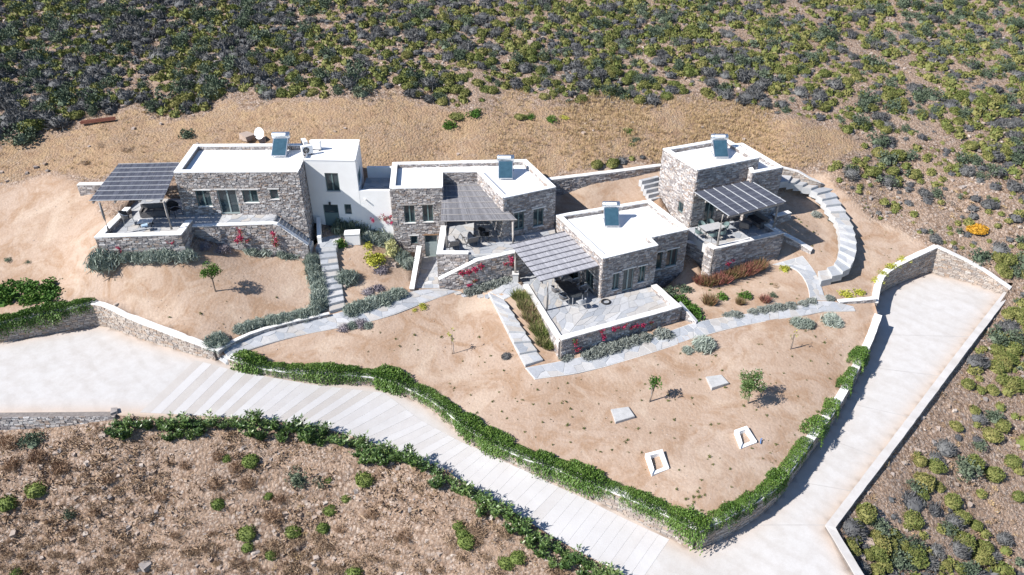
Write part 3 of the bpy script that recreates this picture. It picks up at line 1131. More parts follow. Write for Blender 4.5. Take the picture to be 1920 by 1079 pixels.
def ribbon(name, label, lpx, rpx, zoff=.06, sp=.55, seed=1, depth=.22, smooth=1, zf=None, sink=.0):
    zf = zf or zg
    Lp = smooth_line([zf.hit(a, b_, zoff) for a, b_ in lpx], smooth)
    Rp = smooth_line([zf.hit(a, b_, zoff) for a, b_ in rpx], smooth)
    mp, L, Wd = ribbon_map(Lp, Rp)
    n = max(2, int(L / .6))
    mb = MB()
    vs = []
    for i in range(n + 1):
        s = L * i / n
        a, b_ = mp(s, 0), mp(s, Wd)
        vs += [a, b_, a - Vector((0, 0, depth)), b_ - Vector((0, 0, depth))]
    fs = []
    for i in range(n):
        o = i * 4
        fs += [(o, o + 1, o + 5, o + 4), (o + 2, o, o + 4, o + 6), (o + 1, o + 3, o + 7, o + 5)]
    fs += [(0, 2, 3, 1), (4 * n, 4 * n + 1, 4 * n + 3, 4 * n + 2)]
    mb.add(vs, fs)
    root = tag(mb.build(name, M['joint']), label, 'path', kind='structure')
    flags(root, mp, L, Wd, sp, seed)
    return root


ribbon('path', 'flagstone path sloping from the second house down to the drive',
       [(826, 541), (772, 545), (700, 571), (648, 583), (600, 596), (540, 611), (480, 628), (438, 645), (420, 660)],
       [(858, 546), (800, 566), (715, 599), (640, 614), (560, 629), (500, 645), (455, 660), (437, 668), (428, 672)], seed=5)
ribbon('path', 'long flagstone path below the corner terrace towards the ramp',
       [(985, 690), (1060, 676), (1160, 655), (1262, 619), (1306, 603), (1397, 589), (1498, 574), (1548, 562), (1600, 575)],
       [(1003, 711), (1100, 698), (1220, 663), (1335, 624), (1419, 605), (1520, 590), (1540, 584), (1565, 584), (1604, 583)], seed=6)
ribbon('path', 'flagstone path curving down from the tower stairwell', [(1449, 496), (1486, 500), (1507, 519), (1517, 543), (1518, 562)], [(1505, 480), (1532, 514), (1541, 541), (1547, 560), (1551, 563)], seed=7)
ribbon('path', 'paved landing between the second house and the corner terrace', [(918, 548), (940, 536), (962, 524)], [(945, 562), (975, 548), (985, 541)], seed=8, smooth=0)


def step_run(name, label, lpx, rpx, z0, z1, n, seed=1, lw=.5, group=None, overlap=.05):
    """a flight: edge lines in the picture with their end heights; each step a slab with flags"""
    def edge(px):
        k = len(px)
        ds = [0.0]
        for i in range(1, k): ds.append(ds[-1] + math.hypot(px[i][0] - px[i - 1][0], px[i][1] - px[i - 1][1]))
        return [P(px[i][0], px[i][1], z0 + (z1 - z0) * ds[i] / ds[-1]) for i in range(k)]
    Lr, Rr = Run(edge(lpx), .1), Run(edge(rpx), .1)
    c = Lr.at(Lr.L / 2)[0].lerp(Rr.at(Rr.L / 2)[0], .5)
    root = empty(name, c, label, 'stairs', group)
    rng = random.Random(seed)
    rise = (z0 - z1) / n
    for i in range(n):
        z = z0 - rise * i
        s0, s1 = i / n, (i + 1) / n
        q = [xy(Lr.at(Lr.L * s0)[0]), xy(Rr.at(Rr.L * s0)[0]), xy(Rr.at(Rr.L * s1)[0]), xy(Lr.at(Lr.L * s1)[0])]
        d0 = (q[0] - q[3]).normalized() * overlap
        d1 = (q[1] - q[2]).normalized() * overlap
        q[0] = q[0] + d0; q[1] = q[1] + d1
        area = sum(q[k].x * q[(k + 1) % 4].y - q[(k + 1) % 4].x * q[k].y for k in range(4))
        qq = q if area > 0 else q[::-1]
        mb = MB()
        mb.prism(qq, z - .55, z + rng.uniform(-.004, .004))
        st = mb.build('step', M['step_stone'], root)
        a, b_, c_, d_ = q
        Wd, Ln = (b_ - a).length, (d_ - a).length
        mp = lambda s, t, a=a, b_=b_, c_=c_, d_=d_, Wd=Wd, Ln=Ln, z=z: Vector((*(a.lerp(b_, t / Wd).lerp(d_.lerp(c_, t / Wd), s / Ln)), z))
        flags(st, mp, Ln, Wd, lw, seed * 31 + i, dz=.012)
    return root


step_run('garden_steps', 'straight pale steps descending from the white house between lavender', [(595.6, 465.6), (619, 588)], [(629, 463), (648, 580)], -2.5, -4.5, 10, 21)
step_run('garden_steps', 'broad pale steps beside the reddish grass bed below the reed pergola', [(916, 549), (985, 688)], [(945, 563), (1018, 678)], -4.3, -5.45, 7, 22, lw=.6)
step_run('curved_steps', 'curving grey flagstone steps around the sandy tower garden', [(1463.9, 342), (1494, 347), (1524.7, 360.7), (1539, 376.5), (1550.5, 395), (1563.5, 411), (1572, 431), (1575, 460), (1569, 488.5), (1560.6, 500), (1533, 513)],
         [(1470, 317), (1500, 330), (1536, 342), (1560.5, 360.7), (1575, 386.6), (1585, 402.4), (1592, 415), (1601, 435), (1605.6, 460), (1605, 480), (1592, 506), (1539, 531.6)], -.75, -4.55, 18, 23, lw=.6)
step_run('side_steps', 'pale stone steps climbing beside the blank wall of the tower', [(1199, 338), (1224, 390)], [(1233, 330), (1250, 384)], -.35, -2.2, 6, 26)
step_run('drive_steps', 'few stone steps from the drive up to the sloping path', [(413, 662), (406, 674)], [(432, 672), (424, 684)], -5.0, -5.5, 3, 24)
step_run('ramp_steps', 'short stone steps from the ramp up to the long path', [(1575, 567), (1640, 576)], [(1598, 583), (1648, 588)], -5.45, -6.7, 6, 25)

wall_run('parapet_wall', 'low white capped wall curving beside the head of the grey steps', [P(1469, 313.5, -.1), P(1497, 321, -.35), P(1520, 334, -.8), P(1537, 341, -1.1), P(1551, 349, -1.75), P(1561, 357, -2.0)], .15, lambda x, y: zg(x, y) - .5, sides='R', seed=31)
wall_run('yard_wall', 'white capped stone wall closing the sandy yard behind the houses', [P(1026, 336, .0), P(1100, 327, .05), P(1180, 317, .1), P(1240, 309, .15)], .2, lambda x, y: zg(x, y - .6) - .5, sides='R', seed=32, mat='stone')
wall_run('garden_wall', 'low kerb wall beside the sloping path above the parking', smooth_line([zg.hit(a, b_, .3) for a, b_ in [(406, 657), (428, 643), (480, 620), (540, 604), (617, 587)]], 1), .1, zgf, seed=33, mat='stone')
wall_run('retaining_wall', 'short stone wall above the steps to the ramp', [P(1572, 564, -5.0), P(1612, 561, -5.0), P(1642, 558, -5.0)], .15, lambda x, y: -6.6, seed=34, mat='stone')
wall_run('garden_wall', 'low stone stub wall standing left of the blue-grey pergola', [P(146, 345, .9), P(196, 344, .9)], .2, lambda x, y: zg(x, y) - .3, seed=35, mat='stone')

# ---------------------------------------------------------------- houses
def offset_poly(poly, ts):
    """inward offset of a ccw polygon, one distance per edge"""
    n = len(poly)
    ln = []
    for i in range(n):
        a, b = xy(poly[i]), xy(poly[(i + 1) % n])
        d = (b - a).normalized()
        nn = Vector((-d.y, d.x))
        ln.append((a + nn * ts[i], d))
    out = []
    for i in range(n):
        (p, d), (q, e) = ln[i - 1], ln[i]
        den = d.x * e.y - d.y * e.x
        if abs(den) < 1e-6:
            out.append(q); continue
        t = ((q.x - p.x) * e.y - (q.y - p.y) * e.x) / den
        out.append(p + d * t)
    return out


class Face:
    """a vertical wall from A to B (outside on the right of A->B)"""
    def __init__(s, A, B):
        s.A, s.B = xy(A), xy(B)
        s.L = (s.B - s.A).length
        s.d = (s.B - s.A) / s.L
        s.n = Vector((s.d.y, -s.d.x))

    def at(s, u, z, d=0.0):
        p = s.A + s.d * u + s.n * d
        return (p.x, p.y, z)

    def hit(s, px, py):
        r = ray(px, py)
        den = r[0] * s.n.x + r[1] * s.n.y
        t = s.A.dot(s.n) / den
        q = Vector((r[0] * t, r[1] * t))
        return (q - s.A).dot(s.d), CAMH + r[2] * t

    def rect(s, x0, y0, x1, y1):
        ym, xm = (y0 + y1) / 2, (x0 + x1) / 2
        u0, u1 = s.hit(x0, ym)[0], s.hit(x1, ym)[0]
        zt, zb = s.hit(xm, y0)[1], s.hit(xm, y1)[1]
        return max(u0, .05), min(u1, s.L - .05), zb, zt


def panel_with_openings(mb, fc, z0, z1, ops, dep=.18):
    us = sorted({0.0, fc.L, *[o[0] for o in ops], *[o[1] for o in ops]})
    zs = sorted({z0, z1, *[o[2] for o in ops], *[o[3] for o in ops]})
    for i in range(len(us) - 1):
        for j in range(len(zs) - 1):
            uc, zc = (us[i] + us[i + 1]) / 2, (zs[j] + zs[j + 1]) / 2
            if any(o[0] < uc < o[1] and o[2] < zc < o[3] for o in ops):
                continue
            mb.quad(fc.at(us[i], zs[j]), fc.at(us[i + 1], zs[j]), fc.at(us[i + 1], zs[j + 1]), fc.at(us[i], zs[j + 1]))
    for a, b, c, d in ops:
        mb.quad(fc.at(a, c), fc.at(a, c, -dep), fc.at(a, d, -dep), fc.at(a, d))
        mb.quad(fc.at(b, c, -dep), fc.at(b, c), fc.at(b, d), fc.at(b, d, -dep))
        mb.quad(fc.at(a, d), fc.at(a, d, -dep), fc.at(b, d, -dep), fc.at(b, d))
        mb.quad(fc.at(a, c, -dep), fc.at(a, c), fc.at(b, c), fc.at(b, c, -dep))
        mb.quad(fc.at(a, c, -dep), fc.at(b, c, -dep), fc.at(b, d, -dep), fc.at(a, d, -dep))


def fbox(mb, fc, u0, u1, z0, z1, d0, d1):
    v = [fc.at(u, z, d) for d in (d0, d1) for u, z in ((u0, z0), (u1, z0), (u1, z1), (u0, z1))]
    mb.add(v, [(3, 2, 1, 0), (4, 5, 6, 7), (0, 1, 5, 4), (1, 2, 6, 5), (2, 3, 7, 6), (3, 0, 4, 7)])


def joinery(parent, fc, op, kind, frame='frame', lintel='cap', sill=True, leaves=2, pane='pane'):
    a, b, c, d = op
    w = .055
    mb = MB()
    fbox(mb, fc, a, a + w, c, d, -.15, -.06)
    fbox(mb, fc, b - w, b, c, d, -.15, -.06)
    fbox(mb, fc, a + w, b - w, d - w, d, -.15, -.06)
    fbox(mb, fc, a + w, b - w, c, c + (w if kind == 'window' else .12), -.15, -.06)
    if leaves == 2:
        m_ = (a + b) / 2
        fbox(mb, fc, m_ - .05, m_ + .05, c + .05, d - w, -.145, -.07)
    if kind == 'plank_door':
        k = (c + d) / 2 + .25
        fbox(mb, fc, a + w, b - w, c + .1, k, -.14, -.085)
        fbox(mb, fc, a + w, b - w, k + .002, k + .08, -.145, -.075)
    o = mb.build('door' if kind != 'window' else 'window', M[frame], parent)
    mb = MB()
    fbox(mb, fc, a + w * .6, b - w * .6, c + .04, d - w * .6, -.125, -.11)
    mb.build('pane', M[pane], o)
    if kind != 'window':
        mb = MB()
        um = (a + b) / 2 if leaves == 2 else b - .1
        mb.tube([fc.at(um - .03, c + 1.0, -.05), fc.at(um + .07, c + 1.0, -.05)], .012, 6)
        mb.build('handle', M['steel'], o)
    if sill and kind == 'window':
        mb = MB()
        fbox(mb, fc, a - .06, b + .06, c - .05, c + .004, -.1, .075)
        mb.build('sill', M['cap'], o)
    if lintel:
        mb = MB()
        fbox(mb, fc, a - .14, b + .14, d - .002, d + .09, -.1, .065)
        mb.build('lintel', M[lintel], o)


def house(name, label, poly, z, bases, ts, drop=.35, stone=True, ops=None, seed=1, skip=(), cat='house', inner=True, sw=(.13, .38), sh=(.065, .145), deck='deck', loc=None):
    ops = ops or {}
    n = len(poly)
    c = sum((xy(p) for p in poly), Vector((0, 0))) / n
    root = empty(name, (c.x, c.y, min(bases)), label, cat)
    rng = random.Random(seed)
    ct = .07
    wm = M['mortar'] if stone else M['white']
    for i in range(n):
        fc = Face(poly[i], poly[(i + 1) % n])
        o_list = []
        for spec in ops.get(i, []):
            o_list.append((fc.rect(*spec[0]), spec))
        mb = MB()
        panel_with_openings(mb, fc, bases[i], z - ct, [o[0] for o in o_list])
        wl = mb.build('wall', wm, root)
        if stone and i not in skip:
            hol = [(a - .0, b_ + .0, c_ - (.05 if s[1] == 'window' else 0), d_ + .09) for (a, b_, c_, d_), s in o_list]
            st = lay_stones(lambda u, zz, d, fc=fc: fc.at(u, zz, d), fc.L, lambda u: bases[i], lambda u: z - ct, rng, hol, sw, sh)
            stones_obj('stone_facing', st, M['stone'], wl)
        for op, spec in o_list:
            joinery(root, fc, op, spec[1], **(spec[2] if len(spec) > 2 else {}))
    # roof deck, parapet and coping
    inn = offset_poly(poly, ts)
    mb = MB()
    mb.add([(p.x, p.y, z - drop) for p in inn], [tuple(range(n))])
    rf = mb.build('roof', M[deck], root)
    mb, mi = MB(), MB()
    for i in range(n):
        j = (i + 1) % n
        if ts[i] < .03:
            continue
        a, b, c_, d = xy(poly[i]), xy(poly[j]), inn[j], inn[i]
        o = Vector(((b - a).y, -(b - a).x)).normalized() * .025
        mb.add([(a.x + o.x, a.y + o.y, z), (b.x + o.x, b.y + o.y, z), (c_.x, c_.y, z), (d.x, d.y, z),
                (a.x + o.x, a.y + o.y, z - ct), (b.x + o.x, b.y + o.y, z - ct), (c_.x, c_.y, z - ct), (d.x, d.y, z - ct)],
               [(0, 1, 2, 3), (4, 5, 1, 0), (6, 7, 3, 2)])
        mi.quad((c_.x, c_.y, z - drop - .01), (d.x, d.y, z - drop - .01), (d.x, d.y, z - ct + .002), (c_.x, c_.y, z - ct + .002))
        if stone and inner and (b - a).x < 0:
            f2 = Face(c_, d)
            f2.n = -f2.n
            f2 = Face(d, c_) if f2.n.dot(o) > 0 else Face(c_, d)
            fi = Face(d, c_)
            st = lay_stones(lambda u, zz, dd, fi=fi: fi.at(u, zz, -dd - .002), fi.L, lambda u: z - drop, lambda u: z - ct, rng, (), sw, sh)
            mbs = MB()
            for q in st: mbs.add(q, [f[::-1] for f in STONE_F])
            so = mbs.build('parapet_stones', M['stone'], rf); so['kind'] = 'stuff'
    mb.build('coping', M['white'], rf)
    mi.build('parapet', M['white'] if not stone else M['mortar'], rf)
    return root


def slab(parent, name, poly, z, th, mat, sp=None, seed=1, single=True):
    """paved floor: bed + flags clipped to a quad (poly of four points) or a plain bed"""
    mb = MB()
    mb.prism([xy(p) for p in poly], z - th, z)
    o = mb.build(name, M[mat], parent)
    if sp:
        a, b, c, d = [xy(p) for p in poly]
        Wd, Ln = ((b - a).length + (c - d).length) / 2, ((d - a).length + (c - b).length) / 2
        mp = lambda s, t: Vector((*(a.lerp(b, s / Wd).lerp(d.lerp(c, s / Wd), t / Ln)), z))
        flags(o, mp, Wd, Ln, sp, seed, single=single)
    return o


# first house with its white neighbour
H1P = [H1['FL'], H1['FR'], H1['BR'], H1['BL']]
h1 = house('stone_house', 'low wide stone house with a blue-grey pergola, attached to the white house', H1P, Z1, [-3.0, -3.0, 0, -1], [.42, .0, .38, .42], seed=41, skip=(2,),
           ops={0: [((369, 357, 395.5, 387), 'window'), ((411, 356, 446, 402), 'door', dict(frame='frame_light')), ((455.6, 356, 483.4, 380), 'window'), ((507, 355, 521.5, 373.5), 'window', dict(leaves=1))]})
CUP = [CU['FL'], CU['FR'], CU['BR'], CU['BL']]
cube = house('white_house', 'two storey whitewashed cube house with teal door at the head of the steps', CUP, Z1 - .01, [-2.8, -2.8, 0, 0], [.25, .22, .25, .0], drop=.34, stone=False, seed=42,
             ops={0: [((610.5, 325, 635.7, 359), 'window', dict(lintel=None, frame='frame')), ((608.5, 384, 636.3, 430), 'plank_door', dict(lintel=None, leaves=1)), ((646, 383.5, 659, 402), 'window', dict(lintel=None, leaves=1, sill=False))],
                  1: [((671, 312, 677, 348), 'plank_door', dict(lintel=None, leaves=1))]})
# low white wing with its roof terrace
wx0, wx1, wy1 = CU['FR'].x, WG_R.x, 54.5
mb = MB()
mb.prism([(wx0, WGY), (wx1, WGY), (wx1, WGY + .3), (wx0, WGY + .3)], -3.2, .97)
wing = mb.build('wing_wall', M['white'], cube)
mb = MB()
mb.prism([(wx0 + .1, wy1), (wx1, wy1), (wx1, wy1 + .25), (wx0 + .1, wy1 + .25)], -.5, 1.4)
mb.build('back_wall', M['white'], cube)
slab(cube, 'roof_terrace', [(wx0, WGY + .3), (wx1, WGY + .3), (wx1, wy1), (wx0, wy1)], .5, .3, 'flag', .5, 3)
for px, py in ((685, 374),):
    mb = MB()
    fcw = Face((wx0, WGY), (wx1, WGY))
    u, zz = fcw.hit(px, py)
    mb.tube([fcw.at(u, zz, 0), fcw.at(u, zz, .22)], .05, 8)
    mb.build('rain_spout', M['white'], cube)
mb = MB()
fcw = Face(CU['FL'], CU['FR'])
u, zz = fcw.hit(618.5, 381)
mb.box(fcw.at(u, zz, .06), (.14, .12, .2))
mb.build('wall_lamp', M['dark'], cube)

# terrace of the first house
slab(h1, 'terrace_floor', [T1['FL'], T1['FR'], (T1['FR'].x, 51.8), (T1['BL'].x, 51.8)], F1, .4, 'joint', .6, 4)
wkl = P(338, 424, 0)
slab(h1, 'walkway', [(T1['FR'].x, wkl.y), (WK_R.x, WK_R.y), (WK_R.x, H1['FR'].y), (T1['FR'].x, H1['FL'].y)], F1, .4, 'joint', .55, 5)
gb = lambda x, y: zg(x, y - .4) - .4
wall_run('terrace_wall', '', [P(239.8, 388.8, .4), T1['FL'], T1['FR'], Vector((T1['FR'].x, wkl.y + .2, .4))], .2, gb, sides='RL', seed=43, mat='stone', part_of=h1, capmat='white')
wall_run('walkway_wall', '', [Vector((T1['FR'].x + .22, wkl.y, .06)), Vector((WK_R.x, WK_R.y, .06))], .15, gb, seed=44, mat='stone', part_of=h1, capmat='white')
wall_run('stair_wall', '', [Vector((WK_R.x + .01, WK_R.y, .06)), Vector((WK_R.x + .35, WK_R.y, .0)), Vector((ST_E.x - .1, WK_R.y, -1.75))], .15, lambda x, y: -3.2, seed=45, mat='stone', part_of=h1, capmat='white')
ns = 11
x0, x1 = WK_R.x + .05, ST_E.x - .1
for i in range(ns):
    mb = MB()
    xa, xb = x0 + (x1 - x0) * i / ns, x0 + (x1 - x0) * (i + 1) / ns
    yf = WK_R.y + .12
    mb.prism([(xa, yf), (xb, yf), (xb, H1['FR'].y - .06), (xa, H1['FR'].y - .06)], -3.1, -.03 - (i + 1) * 2.35 / (ns + 1))
    mb.build('stair_step', M['joint'], h1)
mb = MB()
a, b = P(596, 455, -2.4), P(605, 418, -2.4)
mb.prism([(a.x, a.y), (a.x + .3, a.y), (b.x + .25, 51.1), (b.x - .05, 51.1)], -2.8, [-1.95, -1.95, -1.2, -1.2])
tag(mb.build('garden_wall', M['white']), 'small sloping white wall beside the teal door landing', 'wall', kind='thing')
lpx = [P(592, 466, -2.45), P(631, 464, -2.45), Vector((P(640, 440, -2.4).x, 51.15, 0)), Vector((P(604, 440, -2.4).x, 51.15, 0))]
mb = MB(); mb.prism([xy(p) for p in lpx], -3.0, -2.42)
land = tag(mb.build('path', M['joint']), 'paved landing before the teal door', 'path', kind='structure')
a_, b_, c_, d_ = [xy(p) for p in lpx]
flags(land, lambda s, t: Vector((*(a_.lerp(b_, s / 1.5).lerp(d_.lerp(c_, s / 1.5), t / 2.0)), -2.42)), 1.5, 2.0, .5, 6)

# second house
h2 = house('stone_house', 'u-shaped two storey stone house with a reed pergola in its recess', H2, Z2, [-5.0, -2.5, -2.5, -2.5, -2.9, -3.3, -1, -3.8], [.4, .3, .35, .35, .4, .38, .38, .4], seed=51, skip=(6,),
           ops={0: [((758.4, 385, 777.8, 418), 'window', dict(lintel='wood')), ((792.6, 384, 812, 416), 'window', dict(lintel='wood')), ((770, 442, 782.8, 457.4), 'window', dict(leaves=1, sill=False)),
                    ((797, 441, 820.5, 482.4), 'plank_door', dict(leaves=1, lintel='wood_brown', frame='frame_light'))],
                4: [((964, 397.6, 982, 431), 'door'), ((1000, 391, 1018.3, 424), 'window')]})
ent = [P(783, 486, -4.55), P(822, 484, -4.55)]
slab(h2, 'entrance_floor', [P(776, 541, -4.6), SW[0] + Vector((.1, 0, 0)), Vector((ent[1].x + .2, H2[0].y, 0)), Vector((ent[0].x - .1, H2[0].y, 0))], -4.58, .5, 'joint', .5, 7)
wall_run('entrance_wall', '', [P(786, 461, -3.35), P(772, 541, -4.2)], .14, lambda x, y: -5.2, sides='L', seed=52, mat='stone', part_of=h2, capmat='white')
# terrace in front: floor, parapets, stair with its wall
tl = Vector((P(826, 470, -1.88).x, 46.9))
slab(h2, 'terrace_floor', [Vector((tl.x, 46.7)), Vector((SW[2].x, SW[2].y)), Vector((H2[4].x + .8, H2[4].y + .4)), Vector((tl.x, 52.0))], F2, 1.0, 'joint', .6, 8)
slab(h2, 'walkway', [xy(SW[2]) + Vector((.02, 0)), xy(SW[3]) + Vector((1.4, .9)), xy(H2[5]), xy(H2[4]) + Vector((.85, .42))], F2 - .01, 1.0, 'joint', .6, 9)
mb = MB()
mb.prism([(H2[1].x + .02, 51.9), (H2[4].x + .85, H2[4].y + .35), (H2[3].x + .3, H2[3].y - .05), (H2[1].x + .02, H2[2].y - .05)], F2 - .6, F2 - .002)
mb.build('recess_floor', M['flag'], h2)
tp = P(878, 474, -1.88)
wall_run('terrace_wall', '', [Vector((tl.x - .05, 51.3, F2 + .22)), Vector((tl.x - .05, 46.9, F2 + .22)), Vector((tp.x, 46.9, F2 + .22))], .19, lambda x, y: -5.0, sides='R', seed=53, mat='stone', part_of=h2, capmat='white')
wall_run('stair_wall', '', [Vector((SW[0].x, SW[0].y, -3.7)), Vector((SW[1].x, SW[1].y, -2.33)), Vector((SW[2].x, SW[2].y, -2.0)), Vector((SW[3].x + 1.3, SW[3].y + .85, -2.0))], .16, lambda x, y: -5.6, seed=54, mat='stone', part_of=h2, capmat='white')
ns = 10
for i in range(ns):
    mb = MB()
    xa, xb = SW[1].x + (SW[0].x - SW[1].x) * i / ns, SW[1].x + (SW[0].x - SW[1].x) * (i + 1) / ns
    yl = lambda x: SW[0].y + (SW[1].y - SW[0].y) * (x - SW[0].x) / (SW[1].x - SW[0].x) + .13
    mb.prism([(xb, yl(xb)), (xa, yl(xa)), (xa, max(46.74, yl(xa) + .1)), (xb, 46.74)], -5.0, F2 - (i + 1) * 2.3 / (ns + 1) - .05)
    mb.build('stair_step', M['white'], h2)

# third house at the corner terrace
h3 = house('stone_house', 'corner stone house with grey reed pergola above a wide walled terrace', H3, Z3, [-4.7, -4.7, -4.7, -6.0, -5.5, -3.2], [.38, .38, .2, .38, .38, .36], seed=61, skip=(5,),
           ops={0: [((1066, 495, 1084, 532), 'door'), ((1098, 508, 1113, 538), 'window')], 1: [((1148.3, 512.7, 1160, 543), 'window'), ((1168, 504.5, 1187, 545), 'door', dict(frame='frame_light')), ((1197, 499, 1209, 529), 'window')],
                3: [((1231, 473, 1240.5, 504.5), 'window', dict(leaves=1)), ((1250, 467.6, 1268.7, 499), 'window')]})
tfl = P(990, 541, F3)
t3b = [T3[0], T3[1], Vector((T3[2].x, T3[2].y, 0)), Vector((H3[2].x, H3[2].y, 0))]
slab(h3, 'terrace_floor', [T3[0], T3[1], xy(T3[2]) + Vector((.05, .4)), xy(H3[1]) + Vector((-.1, .1))], F3, .6, 'joint', .72, 10)
slab(h3, 'side_terrace', [tfl, T3[0], xy(H3[1]) + Vector((-.12, .1)), xy(H3[0]) + Vector((-.4, -1.3))], F3 - .005, .6, 'joint', .72, 11)
slab(h3, 'back_terrace', [P(962, 513, F3), tfl, xy(H3[0]) + Vector((-.42, -1.3)), xy(H3[0]) + Vector((-1.6, -1.0))], F3 - .01, .6, 'joint', .72, 12)
wall_run('terrace_kerb', '', [P(985, 533, F3 + .12), Vector((T3[0].x, T3[0].y, F3 + .18))], .17, lambda x, y: zg(x - .6, y) - .4, sides='R', seed=62, mat='stone', part_of=h3, capmat='cap')
wall_run('terrace_wall', '', [Vector((T3[0].x - .1, T3[0].y + .02, -3.9)), Vector((T3[1].x, T3[1].y, -3.9)), Vector((T3[2].x, T3[2].y, -3.9))], .2, lambda x, y: zg(x, y) - .6, sides='RL', seed=63, mat='stone', part_of=h3, capmat='cap')
# stairwell beside it
wall_run('stairwell_wall', '', [Vector((T3[1].x + .25, T3[1].y + .5, -3.95)), P(1307, 603, -5.0)], .1, lambda x, y: zg(x, y) - .8, sides='R', seed=64, mat='stone', part_of=h3, capmat='cap')

# tower house
tw = house('tower_house', 'tall square stone tower house on the upper terrace', TW, ZT, [-3.2, -3.2, -3, -1], [.4, .4, .4, .38], seed=71, skip=(3,),
           ops={0: [((1271.9, 379.4, 1281.4, 399.5), 'window', dict(leaves=1, sill=False, lintel=None))], 1: [((1320.7, 380, 1338, 417), 'door', dict(lintel=None))]})
dback = (xy(TW[2]) - xy(TW[1])).normalized()
nfr = Vector((dback.y, -dback.x))
AA = [xy(AN[0]), xy(AN[1]), xy(AN[2]), xy(TW[3]) + dback * .03, xy(TW[2]) + dback * .03, ]
# annex outline: front-left, front-right, back-right, along the tower wall, round its front corner
tr = xy(TW[2]) + nfr * .02
AA = [xy(AN[0]), xy(AN[1]), xy(AN[2]), xy(TW[3]) + dback * .03, xy(TW[2]) + dback * .03, tr + dback * -.9]
mbp = [Vector((p.x, p.y, ZA)) for p in AA]
annex = house('tower_annex', 'lower stone annex joined to the sunny side of the tower', mbp, ZA, [-3.6, -3.6, -1, -1, -1, -3.4], [.36, .36, .36, .02, .02, .3], seed=72, skip=(2, 3, 4), cat='annex')
slab(tw, 'terrace_floor', [TT[2], TT[3], xy(AN[0]) + Vector((2.6, 1.2)), xy(TW[1]) + Vector((-.1, -.1))], FT, .7, 'joint', .6, 13)
slab(tw, 'side_terrace', [TT[0], TT[1], xy(TT[2]) + Vector((.2, .0)), xy(TW[1]) + Vector((.1, .1))], FT - .006, .7, 'joint', .6, 14)
wall_run('terrace_wall', '', [P(1327, 457, -1.95), Vector((TT[2].x, TT[2].y, -1.95)), Vector((TT[3].x, TT[3].y, -1.95)), P(1431, 416, -1.95)], .2, lambda x, y: zg(x, y - .5) - .7, sides='RL', seed=73, mat='stone', part_of=tw, capmat='cap')
wall_run('lower_wall', '', [P(1288, 452, -3.0), P(1326, 462, -2.75)], .16, lambda x, y: zg(x, y - .5) - .8, sides='R', seed=74, mat='stone', part_of=tw, capmat='cap')
wall_run('stairwell_wall', '', [P(1470, 438, -2.9), P(1497, 452, -3.2), P(1523, 468, -3.6)], .2, lambda x, y: zg(x, y) - .9, sides='RL', seed=75, mat='stone', part_of=tw, capmat='cap')
wall_run('garden_wall', 'small stone block wall behind the tower terrace post', [P(1452, 404, -2.1), P(1481, 397, -2.1)], .2, lambda x, y: zg(x, y) - .5, sides='R', seed=76, mat='stone', capmat='cap')
step_run('stairwell_steps', 'dark shaded steps under the tower terrace wall', [(1458, 470), (1450, 497)], [(1503, 474), (1506, 481)], -4.15, -4.5, 2, 77)

M['print_red'] = m_noisy('print_red', (.42, .12, .09), (.55, .20, .14), 5, .8, 0)
M['seam'] = m_noisy('seam', (.10, .10, .115), (.16, .16, .18), 5, .8, 0)
M['reed_light'] = m_reed('reed_light', (.25, .248, .27), (.42, .415, .435))

# ---------------------------------------------------------------- pergolas
def pergola(label, A, B, C, D, nstrip, posts, mat, frame='wood', battens='batten', bw=.07, over=True, seed=1, beams=2, bat_h=.05):
    """roof corners A,B,C,D; battens run along A-B, the reed mats between them follow one another from AB to DC"""
    A, B, C, D = [Vector(v) for v in (A, B, C, D)]
    rng = random.Random(seed)
    base = Vector(posts[0][0]) if posts else A
    root = empty('pergola', base, label, 'pergola')
    up = (B - A).cross(D - A).normalized()
    if up.z < 0: up = -up
    pt = lambda s, t: A.lerp(B, s).lerp(D.lerp(C, s), t)
    g = .012 / max(.3, (D - A).length / nstrip)
    for k in range(nstrip):
        t0, t1 = (k + g * 4) / nstrip, (k + 1 - g * 4) / nstrip
        L = ((B - A).length + (C - D).length) / 2
        n = int(L / .065)
        mb = MB()
        for i in range(n):
            s = (i + .5) / n
            e = rng.uniform(-.03, .03) / nstrip
            p, q = pt(s, t0 + e), pt(min(1, max(0, s + rng.uniform(-.0015, .0015))), t1 + rng.uniform(-.03, .03) / nstrip)
            z = up * rng.uniform(-.012, .012)
            mb.beam(p + z, q + z, L / n * rng.uniform(.9, 1.12), .022, up)
        o = mb.build('reed_mat', M[mat], root)
        o['kind'] = 'stuff'
    for k in range(nstrip + 1):
        t = k / nstrip
        a, b = pt(0, t) + up * (.02 if over else -.0), pt(1, t) + up * (.02 if over else 0)
        mb = MB(); mb.beam(a, b, bw, bat_h, up); mb.build('batten', M[battens], root)
    for k in range(beams + 2):
        s = (k + .12) / (beams + 1) if k == 0 else ((k - .12) / (beams + 1) if k == beams + 1 else k / (beams + 1))
        a, b = pt(s, 0) - up * .17, pt(s, 1) - up * .17
        mb = MB(); mb.beam(a, b, .09, .13, up); mb.build('rafter', M[frame], root)
    for p in posts:
        b, t = Vector(p[0]), Vector(p[1])
        mb = MB()
        mb.tube([b, b.lerp(t, .5) + Vector((rng.uniform(-.02, .02), rng.uniform(-.02, .02), 0)), t], [.085, .08, .075], 10)
        mb.build('post', M[frame], root, True)
    return root


def fit(px, py, v):
    """point of the sight line at the distance of v"""
    d = ray(px, py)
    return Vector((d[0], d[1], d[2])) * (v[1] / d[1]) + Vector((0, 0, CAMH))


